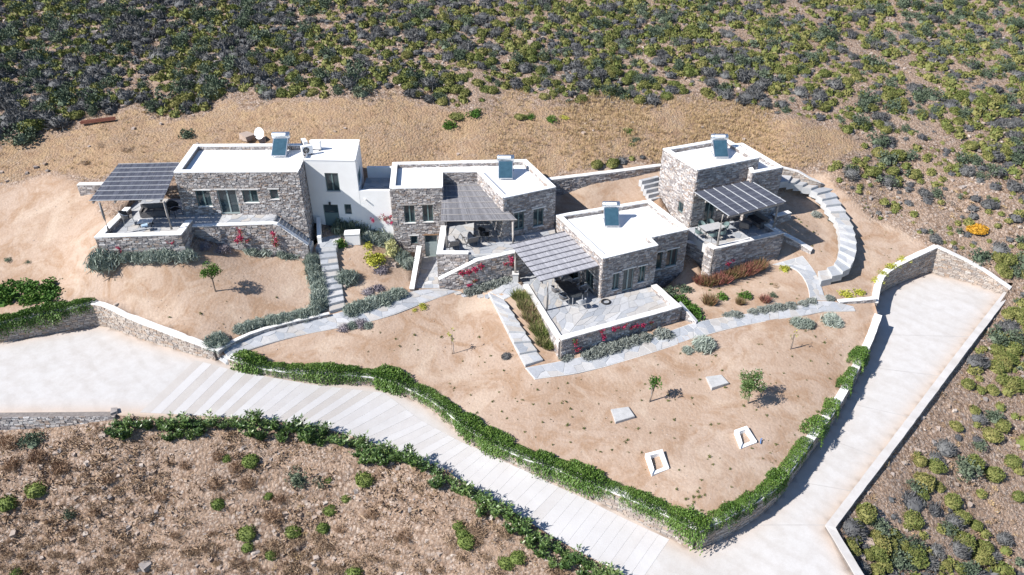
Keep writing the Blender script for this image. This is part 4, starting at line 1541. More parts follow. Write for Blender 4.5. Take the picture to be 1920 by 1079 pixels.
q1 = [P(167, 377, 2.68), P(305.7, 374.3, 2.68), P(336, 306, 2.95), P(221.7, 308.4, 2.95)]
pb = P(203.7, 432.7, .4); pc = P(321.8, 430, .4)
pergola('blue-grey slatted pergola roof with pale battens over the first terrace', *q1, 8,
        [(pb, (pb.x, pb.y, 2.56)), (pc, (pc.x, pc.y, 2.56))], 'reed_blue', seed=1, bw=.045)
q2 = [P(826.5, 415.7, .17), P(969.7, 413, .17), P(896.5, 338.5, .38), P(829.8, 338.5, .38)]
p2 = Vector((P(961.5, 415.7, .12).x, P(961.5, 415.7, .12).y, F2))
p2b = Vector((P(833, 416, .12).x + .1, P(833, 416, .12).y + .05, F2))
pergola('dark grey reed pergola roof inside the recess of the second house', *q2, 7, [(p2, (p2.x, p2.y, .06)), (p2b, (p2b.x, p2b.y, .06))], 'reed_grey', seed=2, battens='wood', bw=.05, bat_h=.04)
q3 = [P(1012.5, 528.4, -1.83), P(1128.5, 497.5, -1.74), P(1059.8, 434.5, -1.6), P(955.8, 459, -1.42)]
p3 = P(1025.5, 582.6, F3)
p3b = P(966.5, 513, -3.55)
pergola('light grey reed pergola roof with dark seams over the corner terrace', *q3, 8, [(p3, (p3.x, p3.y, -1.95)), (p3b, (p3b.x, p3b.y, -1.6))], 'reed_light', seed=3, battens='seam', bw=.075, bat_h=.05)
q4 = [P(1367.5, 405.8, .72), P(1302, 360.7, 1.0), P(1405.5, 338.6, 1.0), P(1473, 378.8, .72)]
p4 = P(1345, 461.3, -1.95); p4b = P(1450, 426.8, -1.95)
pergola('blue-grey slatted pergola roof with white battens beside the tower', *q4, 6, [(p4, (p4.x, p4.y, .62)), (p4b, (p4b.x, p4b.y, .62))], 'reed_blue', seed=4, frame='wood', bw=.05)
mb = MB(); mb.box((p3b.x, p3b.y, -3.95), (.42, .42, .8)); mb.box((p3b.x, p3b.y, -3.52), (.5, .5, .06))
tag(mb.build('stone_pier', M['joint']), 'small pale pier under a pergola post near the second house', 'pier')

# ---------------------------------------------------------------- roof equipment
def heater(px, py, z, label, rz=0.0):
    b = P(px, py, z)
    root = empty('solar_water_heater', b, label, 'water heater', 'solar water heaters on the flat roofs', rz)
    T = Matrix.Translation(b) @ Matrix.Rotation(rz, 4, 'Z')
    tr = lambda x, y, zz: T @ Vector((x, y, zz))
    til = R(36); L = 1.55
    e = lambda s, w, d=0: tr(w, s * math.cos(til) - d * math.sin(til), .12 + s * math.sin(til) + d * math.cos(til))
    mb = MB()
    v = [e(0, -.56), e(0, .56), e(L, .56), e(L, -.56), e(0, -.56, .08), e(0, .56, .08), e(L, .56, .08), e(L, -.56, .08)]
    mb.add(v, [(3, 2, 1, 0), (0, 1, 5, 4), (1, 2, 6, 5), (2, 3, 7, 6), (3, 0, 4, 7), (4, 5, 6, 7)])
    c = mb.build('collector', M['steel'], root)
    mb = MB()
    mb.quad(e(.05, -.51, .084), e(.05, .51, .084), e(L - .05, .51, .084), e(L - .05, -.51, .084))
    mb.build('glass', M['collector'], c)
    ty, tz = L * math.cos(til) + .16, .12 + L * math.sin(til) + .2
    mb = MB()
    mb.tube([tr(-.68, ty, tz), tr(-.62, ty, tz), tr(.62, ty, tz), tr(.68, ty, tz)], [.2, .27, .27, .2], 18)
    tk = mb.build('tank', M['steel'], root, True)
    mb = MB()
    n = 5
    for i in range(n):
        a0, a1 = R(18 + 44 * i / n), R(18 + 44 * (i + 1) / n)
        pos = lambda w, a: tr(w, ty - .276 * math.cos(a), tz + .276 * math.sin(a))
        mb.quad(pos(-.4, a0), pos(.4, a0), pos(.4, a1), pos(-.4, a1))
    lb = mb.build('label_plate', M['white'], tk)
    mb = MB()
    for i in range(6):
        a0, a1 = R(34), R(46)
        pos = lambda w, a: tr(w, ty - .281 * math.cos(a), tz + .281 * math.sin(a))
        w = -.27 + i * .1
        mb.quad(pos(w, a0), pos(w + .055, a0), pos(w + .055, a1), pos(w, a1))
    o = mb.build('lettering', M['print_red'], tk); o['kind'] = 'stuff'
    for w in (-.5, .5):
        mb = MB()
        mb.beam(tr(w, ty + .1, 0), tr(w, ty + .1, tz - .22), .04, .04)
        mb.beam(tr(w, .05, .05), tr(w, ty + .1, .05), .04, .04)
        mb.beam(tr(w, .25, .05), tr(w, ty + .1, tz - .3), .03, .03)
        mb.build('frame', M['steel'], root)
    mb = MB()
    mb.tube([tr(.55, ty - .2, tz - .2), tr(.62, ty - .45, tz - .4), tr(.6, ty - .3, .5), tr(.62, ty + .1, .1)], .018, 6)
    mb.build('pipe', M['dark'], root)


heater(523, 296.5, Z1 - .35, 'solar water heater on the first stone roof beside three fan units')
heater(948, 338.5, Z2 - .35, 'solar water heater on the u-shaped second house roof')
heater(1147.4, 427.6, Z3 - .35, 'solar water heater on the corner house roof above the wide terrace')
heater(1352.3, 298.4, ZT - .35, 'solar water heater on the tall tower roof')


def ac_unit(px, py, z, rz, label):
    b = P(px, py, z)
    root = empty('fan_unit', b, label, 'fan unit', 'air conditioning fan units on the white roof', rz)
    T = Matrix.Translation(b) @ Matrix.Rotation(rz, 4, 'Z')
    mb = MB(); c = T @ Vector((0, 0, .42)); mb.box(c, (.82, .32, .64), rz); mb.build('casing', M['white'], root)
    mb = MB()
    c = T @ Vector((-.1, -.162, .42)); n = T.to_3x3() @ Vector((0, -1, 0)); xx = T.to_3x3() @ Vector((1, 0, 0))
    pts = [c + (xx * math.cos(a) + Vector((0, 0, 1)) * math.sin(a)) * .25 + n * .004 for a in [2 * math.pi * k / 20 for k in range(20)]]
    mb.add(pts, [tuple(range(20))])
    g = mb.build('fan_grille', M['dark'], root)
    mb = MB()
    for k in range(4):
        a = k * math.pi / 4
        dv = (xx * math.cos(a) + Vector((0, 0, 1)) * math.sin(a)) * .25
        mb.beam(c - dv + n * .012, c + dv + n * .012, .012, .01, n)
    o = mb.build('grille_bars', M['steel'], g); o['kind'] = 'stuff'
    for w in (-.3, .3):
        mb = MB(); mb.box(T @ Vector((w, 0, .05)), (.06, .4, .1), rz); mb.build('foot', M['dark'], root)


ac_unit(577, 290.5, Z1 - .34, R(28), 'front fan unit of the three, grille towards the camera')
ac_unit(573, 280, Z1 - .34, R(-62), 'fan unit behind the front one, showing its dark side coil')
ac_unit(593, 281, Z1 - .34, R(172), 'fan unit with dark back coil standing rightmost of three')
mb = MB()
db = P(489, 263, Z1 - .0)
root = empty('satellite_dish', db, 'white satellite dish behind the heater on the first roof', 'satellite dish')
mb = MB(); mb.tube([db, db + Vector((0, 0, .5))], .03, 6); mb.build('mast', M['steel'], root)
mb = MB()
c = db + Vector((0, 0, .55)); ax = Vector((-.35, -.85, .4)).normalized(); sx = ax.cross(Vector((0, 0, 1))).normalized(); sy = sx.cross(ax)
vs, fs = [c - ax * .08], []
for r_, dd in ((.2, -.05), (.4, .04), (.46, .07)):
    for k in range(18):
        a = 2 * math.pi * k / 18
        vs.append(c + sx * math.cos(a) * r_ + sy * math.sin(a) * r_ + ax * dd)
fs += [(0, 1 + k, 1 + (k + 1) % 18) for k in range(18)]
for j in range(2):
    fs += [(1 + j * 18 + k, 1 + (j + 1) * 18 + k, 1 + (j + 1) * 18 + (k + 1) % 18, 1 + j * 18 + (k + 1) % 18) for k in range(18)]
mb.add(vs, fs); mb.build('dish', M['white'], root, True)
mb = MB(); mb.tube([c - sy * .4, c + ax * .45 - sy * .25], .012, 5); mb.box(c + ax * .45 - sy * .25, (.07, .07, .1)); mb.build('feed_arm', M['dark'], root)

# ---------------------------------------------------------------- terrace furniture
def local(loc, rz):
    T = Matrix.Translation(loc) @ Matrix.Rotation(rz, 4, 'Z')
    return lambda x, y, z: T @ Vector((x, y, z))


def shell_chair(loc, rz, label, mat='dark', seatmat='wicker', group=None, s=1.0):
    t = local(loc, rz)
    root = empty('armchair', loc, label, 'chair', group, rz)
    f = lambda x, y, z: t(x * s, y * s, z * s)
    mb = MB()
    mb.add([f(-.24, -.24, .43), f(.24, -.24, .43), f(.22, .22, .41), f(-.22, .22, .41), f(-.24, -.24, .46), f(.24, -.24, .46), f(.22, .22, .44), f(-.22, .22, .44)],
           [(3, 2, 1, 0), (4, 5, 6, 7), (0, 1, 5, 4), (1, 2, 6, 5), (2, 3, 7, 6), (3, 0, 4, 7)])
    mb.build('seat', M[seatmat], root)
    mb = MB()
    n = 10
    vs = []
    for k in range(n + 1):
        a = R(-20 + 220 * k / n)
        h = .66 + .18 * max(0, math.sin(a))
        vs += [f(.27 * math.cos(a), .05 + .24 * math.sin(a), .46), f(.31 * math.cos(a), .06 + .29 * math.sin(a), h)]
    mb.add(vs, [(2 * k, 2 * k + 2, 2 * k + 3, 2 * k + 1) for k in range(n)])
    mb.build('backrest', M[seatmat], root)
    mb = MB(); mb.tube(vs[1::2], .014 * s, 6); mb.build('rim', M[mat], root)
    for x, y in ((-.22, -.22), (.22, -.22), (.22, .22), (-.22, .22)):
        mb = MB(); mb.tube([f(x, y, .43), f(x * 1.15, y * 1.15, 0)], .014 * s, 5); mb.build('leg', M[mat], root)
    return root


def table(loc, rz, L, Wd, h, label, top='cushion', leg='dark', rounded=False):
    t = local(loc, rz)
    root = empty('table', loc, label, 'table', rz=rz)
    mb = MB()
    if rounded:
        poly = []
        for k in range(9): a = R(-90 + 180 * k / 8); poly.append((L / 2 - Wd / 2 + Wd / 2 * math.cos(a), Wd / 2 * math.sin(a)))
        for k in range(9): a = R(90 + 180 * k / 8); poly.append((-L / 2 + Wd / 2 + Wd / 2 * math.cos(a), Wd / 2 * math.sin(a)))
    else:
        poly = [(-L / 2, -Wd / 2), (L / 2, -Wd / 2), (L / 2, Wd / 2), (-L / 2, Wd / 2)]
    pp = [t(x, y, 0) for x, y in poly]
    mb.prism(pp, loc[2] + h - .04, loc[2] + h, bottom=True)
    mb.build('table_top', M[top], root)
    for x in (-1, 1):
        for y in (-1, 1):
            mb = MB(); mb.beam(t(x * (L / 2 - .12), y * (Wd / 2 - .12), 0), t(x * (L / 2 - .12), y * (Wd / 2 - .12), h - .04), .05, .05); mb.build('leg', M[leg], root)
    return root


def lounger(loc, rz, label, L=1.9, Wd=.72, mat='wicker', pad='cushion'):
    t = local(loc, rz)
    root = empty('lounger', loc, label, 'lounger', rz=rz)
    prof = [(-.95, .95), (-.82, .62), (-.62, .40), (-.35, .33), (.1, .40), (.5, .38), (.95, .30)]
    for nm, w, dz, m_ in (('frame', Wd / 2, 0, mat), ('cushion', Wd / 2 - .09, .035, pad)):
        mb = MB()
        vs = []
        for y, z in prof:
            for x in (-w, w):
                vs += [t(x, -y * L / 1.9, z + dz), t(x, -y * L / 1.9, z + dz - .05)]
        fs = []
        for i in range(len(prof) - 1):
            o = i * 4
            fs += [(o, o + 4, o + 6, o + 2), (o + 1, o + 3, o + 7, o + 5), (o, o + 1, o + 5, o + 4), (o + 2, o + 6, o + 7, o + 3)]
        e = 4 * (len(prof) - 1)
        fs += [(0, 2, 3, 1), (e, e + 1, e + 3, e + 2)]
        mb.add(vs, fs)
        mb.build(nm, M[m_], root)
    for x in (-1, 1):
        for y in (-.5, .6):
            mb = MB(); mb.tube([t(x * (Wd / 2 - .04), y, 0), t(x * (Wd / 2 - .04), y, .34)], .02, 5); mb.build('leg', M['dark'], root)
    for x in (-1, 1):
        mb = MB(); mb.tube([t(x * Wd / 2, -.3 * L / 1.9, .34), t(x * Wd / 2, -.05, .52), t(x * Wd / 2, .62, .86), t(x * Wd / 2, .92, .95)], .022, 5); mb.build('arm_rail', M['dark'], root)
    return root


def sofa(loc, rz, Wd, label, mat='wicker', pad='cushion'):
    t = local(loc, rz)
    root = empty('sofa', loc, label, 'sofa', rz=rz)
    T3 = lambda c: t(*c)
    mb = MB(); mb.box(T3((0, 0, .2)), (Wd, .75, .3), rz); mb.build('base', M[mat], root)
    mb = MB(); mb.box(T3((0, .33, .55)), (Wd, .14, .5), rz); mb.build('backrest', M[mat], root)
    for x in (-1, 1):
        mb = MB(); mb.box(T3((x * (Wd / 2 - .08), -.05, .45)), (.14, .62, .24), rz); mb.build('arm', M[mat], root)
    n = max(1, int(Wd / .65))
    for k in range(n):
        w = (Wd - .34) / n
        mb = MB(); mb.box(T3((-Wd / 2 + .17 + w * (k + .5), -.06, .41)), (w - .03, .58, .12), rz); mb.build('seat_cushion', M[pad], root)
    return root


fz = .02
# first terrace
shell_chair(P(243, 421, fz), R(120), 'wire shell armchair in sun on the first terrace', 'steel', 'wicker', s=1.35)
sofa(P(292, 404, fz), R(8), 1.9, 'wicker sofa in shade under the first blue-grey pergola', pad='wicker')
table(P(275, 424, fz), R(10), 1.0, .6, .42, 'low coffee table in front of the wicker sofa', 'white')
mb = MB(); mb.box(P(271, 423, .47) , (.4, .36, .1), R(25)); tag(mb.build('cushion', M['blue_pad']) if 'blue_pad' in M else mb.build('cushion', M['pane']), 'blue cushion lying on the low coffee table', 'cushion')
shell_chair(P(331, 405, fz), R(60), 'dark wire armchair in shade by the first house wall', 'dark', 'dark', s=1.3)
# second terrace
lounger(P(848, 462, F2 + fz), R(196), 'curved wicker lounger beside the terrace side wall of the second house', L=2.0)
lounger(P(880, 455, F2 + fz), R(200), 'pale cushioned lounger half in shade under the recess pergola', L=2.1, Wd=.85)
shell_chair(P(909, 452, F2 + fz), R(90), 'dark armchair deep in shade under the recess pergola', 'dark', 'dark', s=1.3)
# corner terrace
tb = P(1068, 558, F3 + fz)
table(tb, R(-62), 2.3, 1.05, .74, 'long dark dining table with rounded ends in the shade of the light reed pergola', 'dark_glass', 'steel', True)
tv = local(tb, R(-62))
for k, (x, y, r_, lb) in enumerate([(1.5, 0, -90, 'pale armchair at the sunny end of the long dark table'), (-.6, .78, 0, 'armchair on the wall side of the long dark table, far end'), (.45, .78, 0, 'armchair on the wall side of the long dark table, near end'),
                                    (-.6, -.78, 180, 'armchair on the garden side of the long dark table, far end'), (.45, -.78, 180, 'armchair on the garden side of the long dark table, near end'), (-1.5, 0, 90, 'armchair at the shaded head of the long dark table')]):
    p = tv(x, y, 0)
    shell_chair(p, R(-62 + r_), lb, 'steel', 'cushion' if k == 0 else 'wicker', 'chairs around the long dark table', s=1.1)
hc = P(1136, 567, F3 + .03)
mb = MB()
for j, (r_, z) in enumerate(((.34, .03), (.28, .03), (.31, .07), (.25, .065))):
    mb.tube([hc + Vector((math.cos(2 * math.pi * k / 24) * r_, math.sin(2 * math.pi * k / 24) * r_, z)) for k in range(25)], .022, 6, caps=False)
tag(mb.build('garden_hose', M['dark'], None, True), 'dark coiled garden hose at the corner of the corner house', 'hose')
# tower terrace
tb = P(1333, 441, FT + fz)
table(tb, R(22), 1.75, .95, .74, 'light grey rectangular dining table in sun on the tower terrace', 'cushion', 'dark')
tv = local(tb, R(22))
for x, y, r_, lb in [(-1.15, 0, 90, 'dark chair at the outer end of the grey tower table'), (-.4, -.72, 180, 'dark chair on the near long side of the grey table, outer place'), (.4, -.72, 180, 'dark chair on the near long side of the grey table, post place'),
                     (-.4, .72, 0, 'dark chair between grey table and tower door, outer place'), (.4, .72, 0, 'dark chair between grey table and tower door, inner place'), (1.15, 0, -90, 'dark chair at the inner end of the grey tower table')]:
    shell_chair(tv(x, y, 0), R(22 + r_), lb, 'dark', 'frame', 'chairs around the grey tower table', s=1.0)
lounger(P(1398, 430, FT + fz), R(150), 'dark wicker lounger in the striped shade of the tower pergola', pad='wicker')
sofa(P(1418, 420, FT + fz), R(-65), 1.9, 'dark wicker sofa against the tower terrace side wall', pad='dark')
shell_chair(P(1377, 423, FT + fz), R(20), 'pale wire armchair between grey table and wicker lounger', 'steel', 'wicker', s=1.2)

# ---------------------------------------------------------------- covers, light wells, loose things
def quad_block(name, label, pts, h, mat, cat, group=None):
    c = sum((Vector(p) for p in pts), Vector()) / 4
    mb = MB()
    q = [xy(p) for p in pts]
    if sum(q[k].x * q[(k + 1) % 4].y - q[(k + 1) % 4].x * q[k].y for k in range(4)) < 0: q = q[::-1]
    ins = [p + (xy(c) - p).normalized() * .03 for p in q]
    zb = min(p[2] for p in pts)
    zt = c.z + h
    mb.prism(q, zb - .2, zt - .02)
    mb.prism(ins, zt - .02, zt)
    return tag(mb.build(name, M[mat]), label, cat, group)


quad_block('tank_cover', 'square pale concrete tank cover beside the staked young tree', [G(1145, 770), G(1178, 765), G(1190, 785), G(1154, 796)], .16, 'slab_grey', 'cover')
quad_block('tank_cover', 'square pale concrete tank cover beside the dense round tree', [G(1323, 709), G(1352, 704), G(1366, 722), G(1334, 733)], .16, 'slab_grey', 'cover')


def light_well(label, px):
    a, b, c, d = [xy(G(*p)) for p in px]      # front-left, front-right, back-right, back-left
    z = max(zg(p.x, p.y) for p in (a, b, c, d)) + .28
    cx = (a + b + c + d) / 4
    root = empty('light_well', (cx.x, cx.y, zg(cx.x, cx.y)), label, 'light well')
    t = .22
    inn = offset_poly([a, b, c, d], [t] * 4)
    zb = zg(cx.x, cx.y) - .6
    for i in range(1, 4):
        j = (i + 1) % 4
        mb = MB()
        P4 = [[a, b, c, d][i], [a, b, c, d][j], inn[j], inn[i]]
        lo = z - .12 if i == 0 else z
        zz = [z - (.2 if k in (0, 1) else 0) for k in (i, j, j, i)]
        mb.prism(P4, zb, zz)
        mb.build('side_wall', M['white'], root)
    mb = MB(); mb.prism([a, b, inn[1], inn[0]], zb, z - .3); mb.build('threshold', M['white'], root)
    mb = MB(); mb.add([(p.x, p.y, z - .42) for p in inn], [(0, 1, 2, 3)]); mb.build('floor', M['joint'], root)


light_well('open white concrete light well in the lower corner of the sand garden', [(1222, 894), (1254, 880), (1241, 849), (1209, 858)])
light_well('open white concrete light well with blue tap beyond the first one', [(1388, 843), (1418, 832), (1399, 805), (1376, 813)])
q = G(1426, 832, .1)
mb = MB(); mb.tube([q, q + Vector((.1, .3, .05))], .03, 6); mb.tube([q + Vector((.1, .3, .05)), q + Vector((.16, .3, .12))], .03, 6)
tag(mb.build('pipe_end', M['blue_paint'] if 'blue_paint' in M else M['collector']), 'blue pipe end lying by the light well', 'pipe')
a, b = G(152, 232, .12), G(216, 224, .12)
mb = MB(); mb.beam(a, b, .28, .05); mb.beam(a + Vector((0, -.12, .1)), b + Vector((0, -.12, .1)), .04, .22); mb.beam(a + Vector((0, .12, .1)), b + Vector((0, .12, .1)), .04, .22)
tag(mb.build('steel_channel', M['rust']), 'rusty red steel channel lying on the slope above the first pergola', 'steel beam')
pf = P(661, 443, -2.2)
mb = MB(); mb.box((pf.x, pf.y, -2.35), (1.1, .7, .9), R(6)); mb.box((pf.x, pf.y, -1.88), (1.16, .76, .06), R(6))
tag(mb.build('masonry_block', M['white']), 'white masonry block among the shrubs by the white house', 'block')
rk = G(1628, 1022, .1)

# ---------------------------------------------------------------- plants
RS = np.random.RandomState(77)


def dirs(n, rs, up=.0, full=False):
    v = rs.normal(size=(n, 3))
    v /= np.linalg.norm(v, axis=1)[:, None]
    if not full:
        v[:, 2] = np.abs(v[:, 2]) * (1 - up) + up * rs.uniform(0, 1, n)
    v /= np.linalg.norm(v, axis=1)[:, None]
    return v


def lobes(d, rs, k=6, amp=.3, sharp=6):
    c = dirs(k, rs)
    w = rs.uniform(.4, 1, k)
    return 1 - amp + amp * np.max(np.maximum(0, d @ c.T) ** sharp * w, axis=1)


def tri_leaves(p, d, side, L, Wd):
    """a leaf of two triangles (kite) at p along d"""
    L, Wd = L[:, None], Wd[:, None]
    a = p
    b = p + d * L * .45 + side * Wd
    c = p + d * L
    e = p + d * L * .45 - side * Wd
    V = np.stack([a, b, c, e], axis=1).reshape(-1, 3)
    F = np.arange(len(V)).reshape(-1, 4)
    return V, F


def perp(d, rs):
    r = rs.normal(size=d.shape)
    s = np.cross(d, r)
    return s / (np.linalg.norm(s, axis=1)[:, None] + 1e-9)


CORE_N = [10, 4]


def core_dome(rs, scale, hz, n=None, m=None):
    n, m = CORE_N
    V, F = [], []
    for j in range(m + 1):
        t = j / m * math.pi / 2
        for i in range(n):
            a = 2 * math.pi * i / n
            r = scale * rs.uniform(.88, 1.05)
            V.append((r * math.cos(a) * math.cos(t), r * math.sin(a) * math.cos(t), hz * scale * math.sin(t) - .05))
    for j in range(m):
        for i in range(n):
            F.append((j * n + i, j * n + (i + 1) % n, (j + 1) * n + (i + 1) % n, (j + 1) * n + i))
    return np.array(V), np.array(F)


def merge(parts):
    V, F, o = [], [], 0
    for v, f in parts:
        V.append(v); F.append(f + o); o += len(v)
    return np.vstack(V), np.vstack(F)


def g_cushion(seed, n=620, hz=.72, leaf=.13):
    rs = np.random.RandomState(seed)
    d = dirs(n, rs)
    r = lobes(d, rs, 9, .3, 5) * rs.uniform(.86, 1.03, n)
    p = d * r[:, None] * np.array([1, 1, hz])
    o = d + rs.normal(size=d.shape) * .55 + np.array([0, 0, .35])
    o /= np.linalg.norm(o, axis=1)[:, None]
    V, F = tri_leaves(p - o * leaf * .5, o, perp(o, rs), np.full(n, leaf) * rs.uniform(.7, 1.3, n), np.full(n, leaf * .42))
    return merge([(V, F), core_dome(rs, .78, hz)])


def g_twigs(seed, n=520, hz=.75, w=.022, inner=.15, core=.55, up=.25, ln=.5):
    rs = np.random.RandomState(seed)
    d = dirs(n, rs)
    r = lobes(d, rs, 8, .4, 4) * rs.uniform(.72, 1.06, n)
    tip = d * r[:, None] * np.array([1, 1, hz])
    o = d * (1 - up) + np.array([0, 0, up]) + rs.normal(size=d.shape) * .3
    o /= np.linalg.norm(o, axis=1)[:, None]
    L = rs.uniform(.6, 1.2, n) * ln
    p = tip - o * L[:, None]
    V, F = tri_leaves(p, o, perp(o, rs), L, np.full(n, w) * rs.uniform(.7, 1.4, n))
    parts = [(V, F)]
    if core:
        parts.append(core_dome(rs, core, hz))
    V, F = merge(parts)
    V[:, 2] = np.maximum(V[:, 2], -.12)
    return V, F


def g_leafy(seed, n=700, hz=.8, leaf=.15, w=.4, clumps=14, spread=.34):
    rs = np.random.RandomState(seed)
    c = dirs(clumps, rs) * rs.uniform(.35, .78, (clumps, 1)) * np.array([1, 1, hz])
    k = rs.randint(0, clumps, n)
    d = dirs(n, rs, full=True)
    p = c[k] + d * spread * rs.uniform(.55, 1, (n, 1))
    o = d + np.array([0, 0, .4]) + rs.normal(size=d.shape) * .4
    o /= np.linalg.norm(o, axis=1)[:, None]
    V, F = tri_leaves(p, o, perp(o, rs), np.full(n, leaf) * rs.uniform(.6, 1.3, n), np.full(n, leaf * w))
    V2, F2 = core_dome(rs, .5, hz)
    V, F = merge([(V, F), (V2, F2)])
    V[:, 2] = np.maximum(V[:, 2], -.08)
    return V, F


def g_grass(seed, n=260, h=1.3, w=.018):
    rs = np.random.RandomState(seed)
    a = rs.uniform(0, 2 * math.pi, n)
    r0 = rs.uniform(0, .45, n)
    p = np.column_stack([np.cos(a) * r0, np.sin(a) * r0, np.zeros(n) - .03])
    lean = rs.uniform(.1, .75, n)
    b = a + rs.normal(size=n) * .7
    o = np.column_stack([np.cos(b) * lean, np.sin(b) * lean, np.ones(n)])
    o /= np.linalg.norm(o, axis=1)[:, None]
    return tri_leaves(p, o, perp(o, rs), rs.uniform(.5, 1, n) * h, np.full(n, w))


def g_star(seed, stems=11, leaves=34):
    """oleander: upright stems with whorls of lance leaves"""
    rs = np.random.RandomState(seed)
    P_, O_, L_ = [], [], []
    for s in range(stems):
        a = rs.uniform(0, 6.28); ln = rs.uniform(.15, .75); hh = rs.uniform(.75, 1.3)
        top = np.array([math.cos(a) * ln, math.sin(a) * ln, hh])
        for i in range(leaves):
            t = rs.uniform(.25, 1.0)
            p = top * np.array([t ** 1.2, t ** 1.2, t])
            b = rs.uniform(0, 6.28)
            up = .25 + .9 * max(0, t - .6)
            o = np.array([math.cos(b), math.sin(b), up])
            P_.append(p); O_.append(o / np.linalg.norm(o)); L_.append(rs.uniform(.2, .36))
    P_, O_, L_ = np.array(P_), np.array(O_), np.array(L_)
    return tri_leaves(P_, O_, perp(O_, rs), L_, L_ * .17)


def g_drape(seed, n=900):
    """creeper lying over a wall top: local -y hangs down"""
    rs = np.random.RandomState(seed)
    y = rs.uniform(-.75, .85, n)
    x = rs.uniform(-.72, .72, n) * (1 - .25 * np.abs(y))
    top = .30 * np.cos(np.clip(y, -.4, .9) * 1.5) * (1 - .5 * x * x) + rs.uniform(-.06, .08, n)
    hang = np.where(y < -.32, -(np.abs(y) - .32) * rs.uniform(1.2, 3.2, n), 0)
    yy = np.where(y < -.32, -.32 - (np.abs(y) - .32) * .35, y)
    p = np.column_stack([x, yy, top + hang])
    o = np.column_stack([rs.normal(size=n) * .45, np.where(y < -.1, -.6, .1) + rs.normal(size=n) * .3, np.where(y < -.32, -.8, .55) + rs.normal(size=n) * .25])
    o /= np.linalg.norm(o, axis=1)[:, None]
    L = rs.uniform(.10, .2, n)
    return tri_leaves(p, o, perp(o, rs), L, L * .22)


def g_spray(seed, n=150):
    """bougainvillea: loose arching sprays of bracts in x-z plane with some depth"""
    rs = np.random.RandomState(seed)
    P_ = []
    for k in range(4):
        a = rs.uniform(-.9, .9); L = rs.uniform(.5, 1.0)
        for i in range(n // 4):
            t = rs.uniform(.15, 1) ** .8
            P_.append((math.sin(a) * L * t + rs.normal() * .07, rs.normal() * .08, math.cos(a) * L * t - .15 * t * t + rs.normal() * .07))
    P_ = np.array(P_)
    o = dirs(len(P_), rs, full=True)
    return tri_leaves(P_, o, perp(o, rs), np.full(len(P_), .12), np.full(len(P_), .055))


VAR = {}


def variants(key, fn, mat, k=4, **kw):
    VAR[key] = [np_mesh(key, *fn(100 * (len(VAR) + 1) + i, **kw), M[mat]) for i in range(k)]


variants('cushion', g_cushion, 'cushion_green', 5)
variants('thorn', g_twigs, 'thorn_grey', 5, n=560, w=.030, core=.6)
variants('dark', g_leafy, 'dark_green', 5, n=620)
variants('lavender', g_twigs, 'lavender', 5, n=1300, w=.024, core=.42, up=.5, ln=.6, hz=.9)
variants('silver', g_twigs, 'silver', 4, n=700, w=.038, core=.42, up=.45, ln=.5, hz=.75)
variants('purple', g_twigs, 'purple_grey', 4, n=480, w=.028, core=.45, up=.4, ln=.5)
variants('rosemary', g_twigs, 'rosemary', 4, n=900, w=.032, core=.45, up=.55, ln=.6, hz=.95)
variants('bush', g_leafy, 'bright_green', 4, n=650, leaf=.17)
variants('yellow', g_leafy, 'yellow_green', 3, n=520, leaf=.15)
variants('variegated', g_leafy, 'variegated', 2, n=600, leaf=.17)
variants('redgrass', g_grass, 'red_grass', 5, n=420, h=1.25, w=.022)
variants('dry', g_twigs, 'dry_brown', 5, n=330, w=.022, core=.0, up=.45, ln=.65)
variants('tuft', g_grass, 'straw', 5, n=90, h=1.0, w=.03)
variants('weed', g_leafy, 'weed', 3, n=34, leaf=.55, w=.3, clumps=5)
variants('drape', g_drape, 'trail_green', 6)
variants('oleander', g_star, 'oleander', 6)
variants('orange', g_cushion, 'orange', 1)
variants('dome', g_cushion, 'dome_green', 4, hz=.85)
variants('fuzzy', g_twigs, 'fuzzy_brown', 4, n=750, w=.014, core=0, up=.4, ln=.5, hz=.8)
variants('mixgrass', g_grass, 'mix_grass', 5, n=480, h=1.3, w=.022)
variants('bract', g_spray, 'bougain', 4)
rng = random.Random(9)


def plant(name, key, p, r, h, label, cat='shrub', group=None, rz=None, sink=.03):
    me = rng.choice(VAR[key])
    o = bpy.data.objects.new(name, me)
    COL.objects.link(o)
    o.location = (p[0], p[1], p[2] - sink)
    o.rotation_euler = (rng.uniform(-.06, .06), rng.uniform(-.06, .06), rng.uniform(0, 6.28) if rz is None else rz)
    o.scale = (r, r, h)
    tag(o, label, cat, group)
    return o


def row(name, key, pts, label, group=None, cat='shrub', hk=.9):
    """pts: (px, py of the base, radius in m)"""
    for t in pts:
        p = G(t[0], t[1])
        gk = {'lavender': 1.4, 'silver': 1.38, 'rosemary': 1.5, 'purple': 1.35, 'variegated': 1.35, 'yellow': 1.3, 'bush': 1.25}.get(key, 1.0)
        t = (t[0], t[1], t[2] * gk, *t[3:])
        plant(name, key, p, t[2], t[2] * (t[3] if len(t) > 3 else hk), label, cat, group)


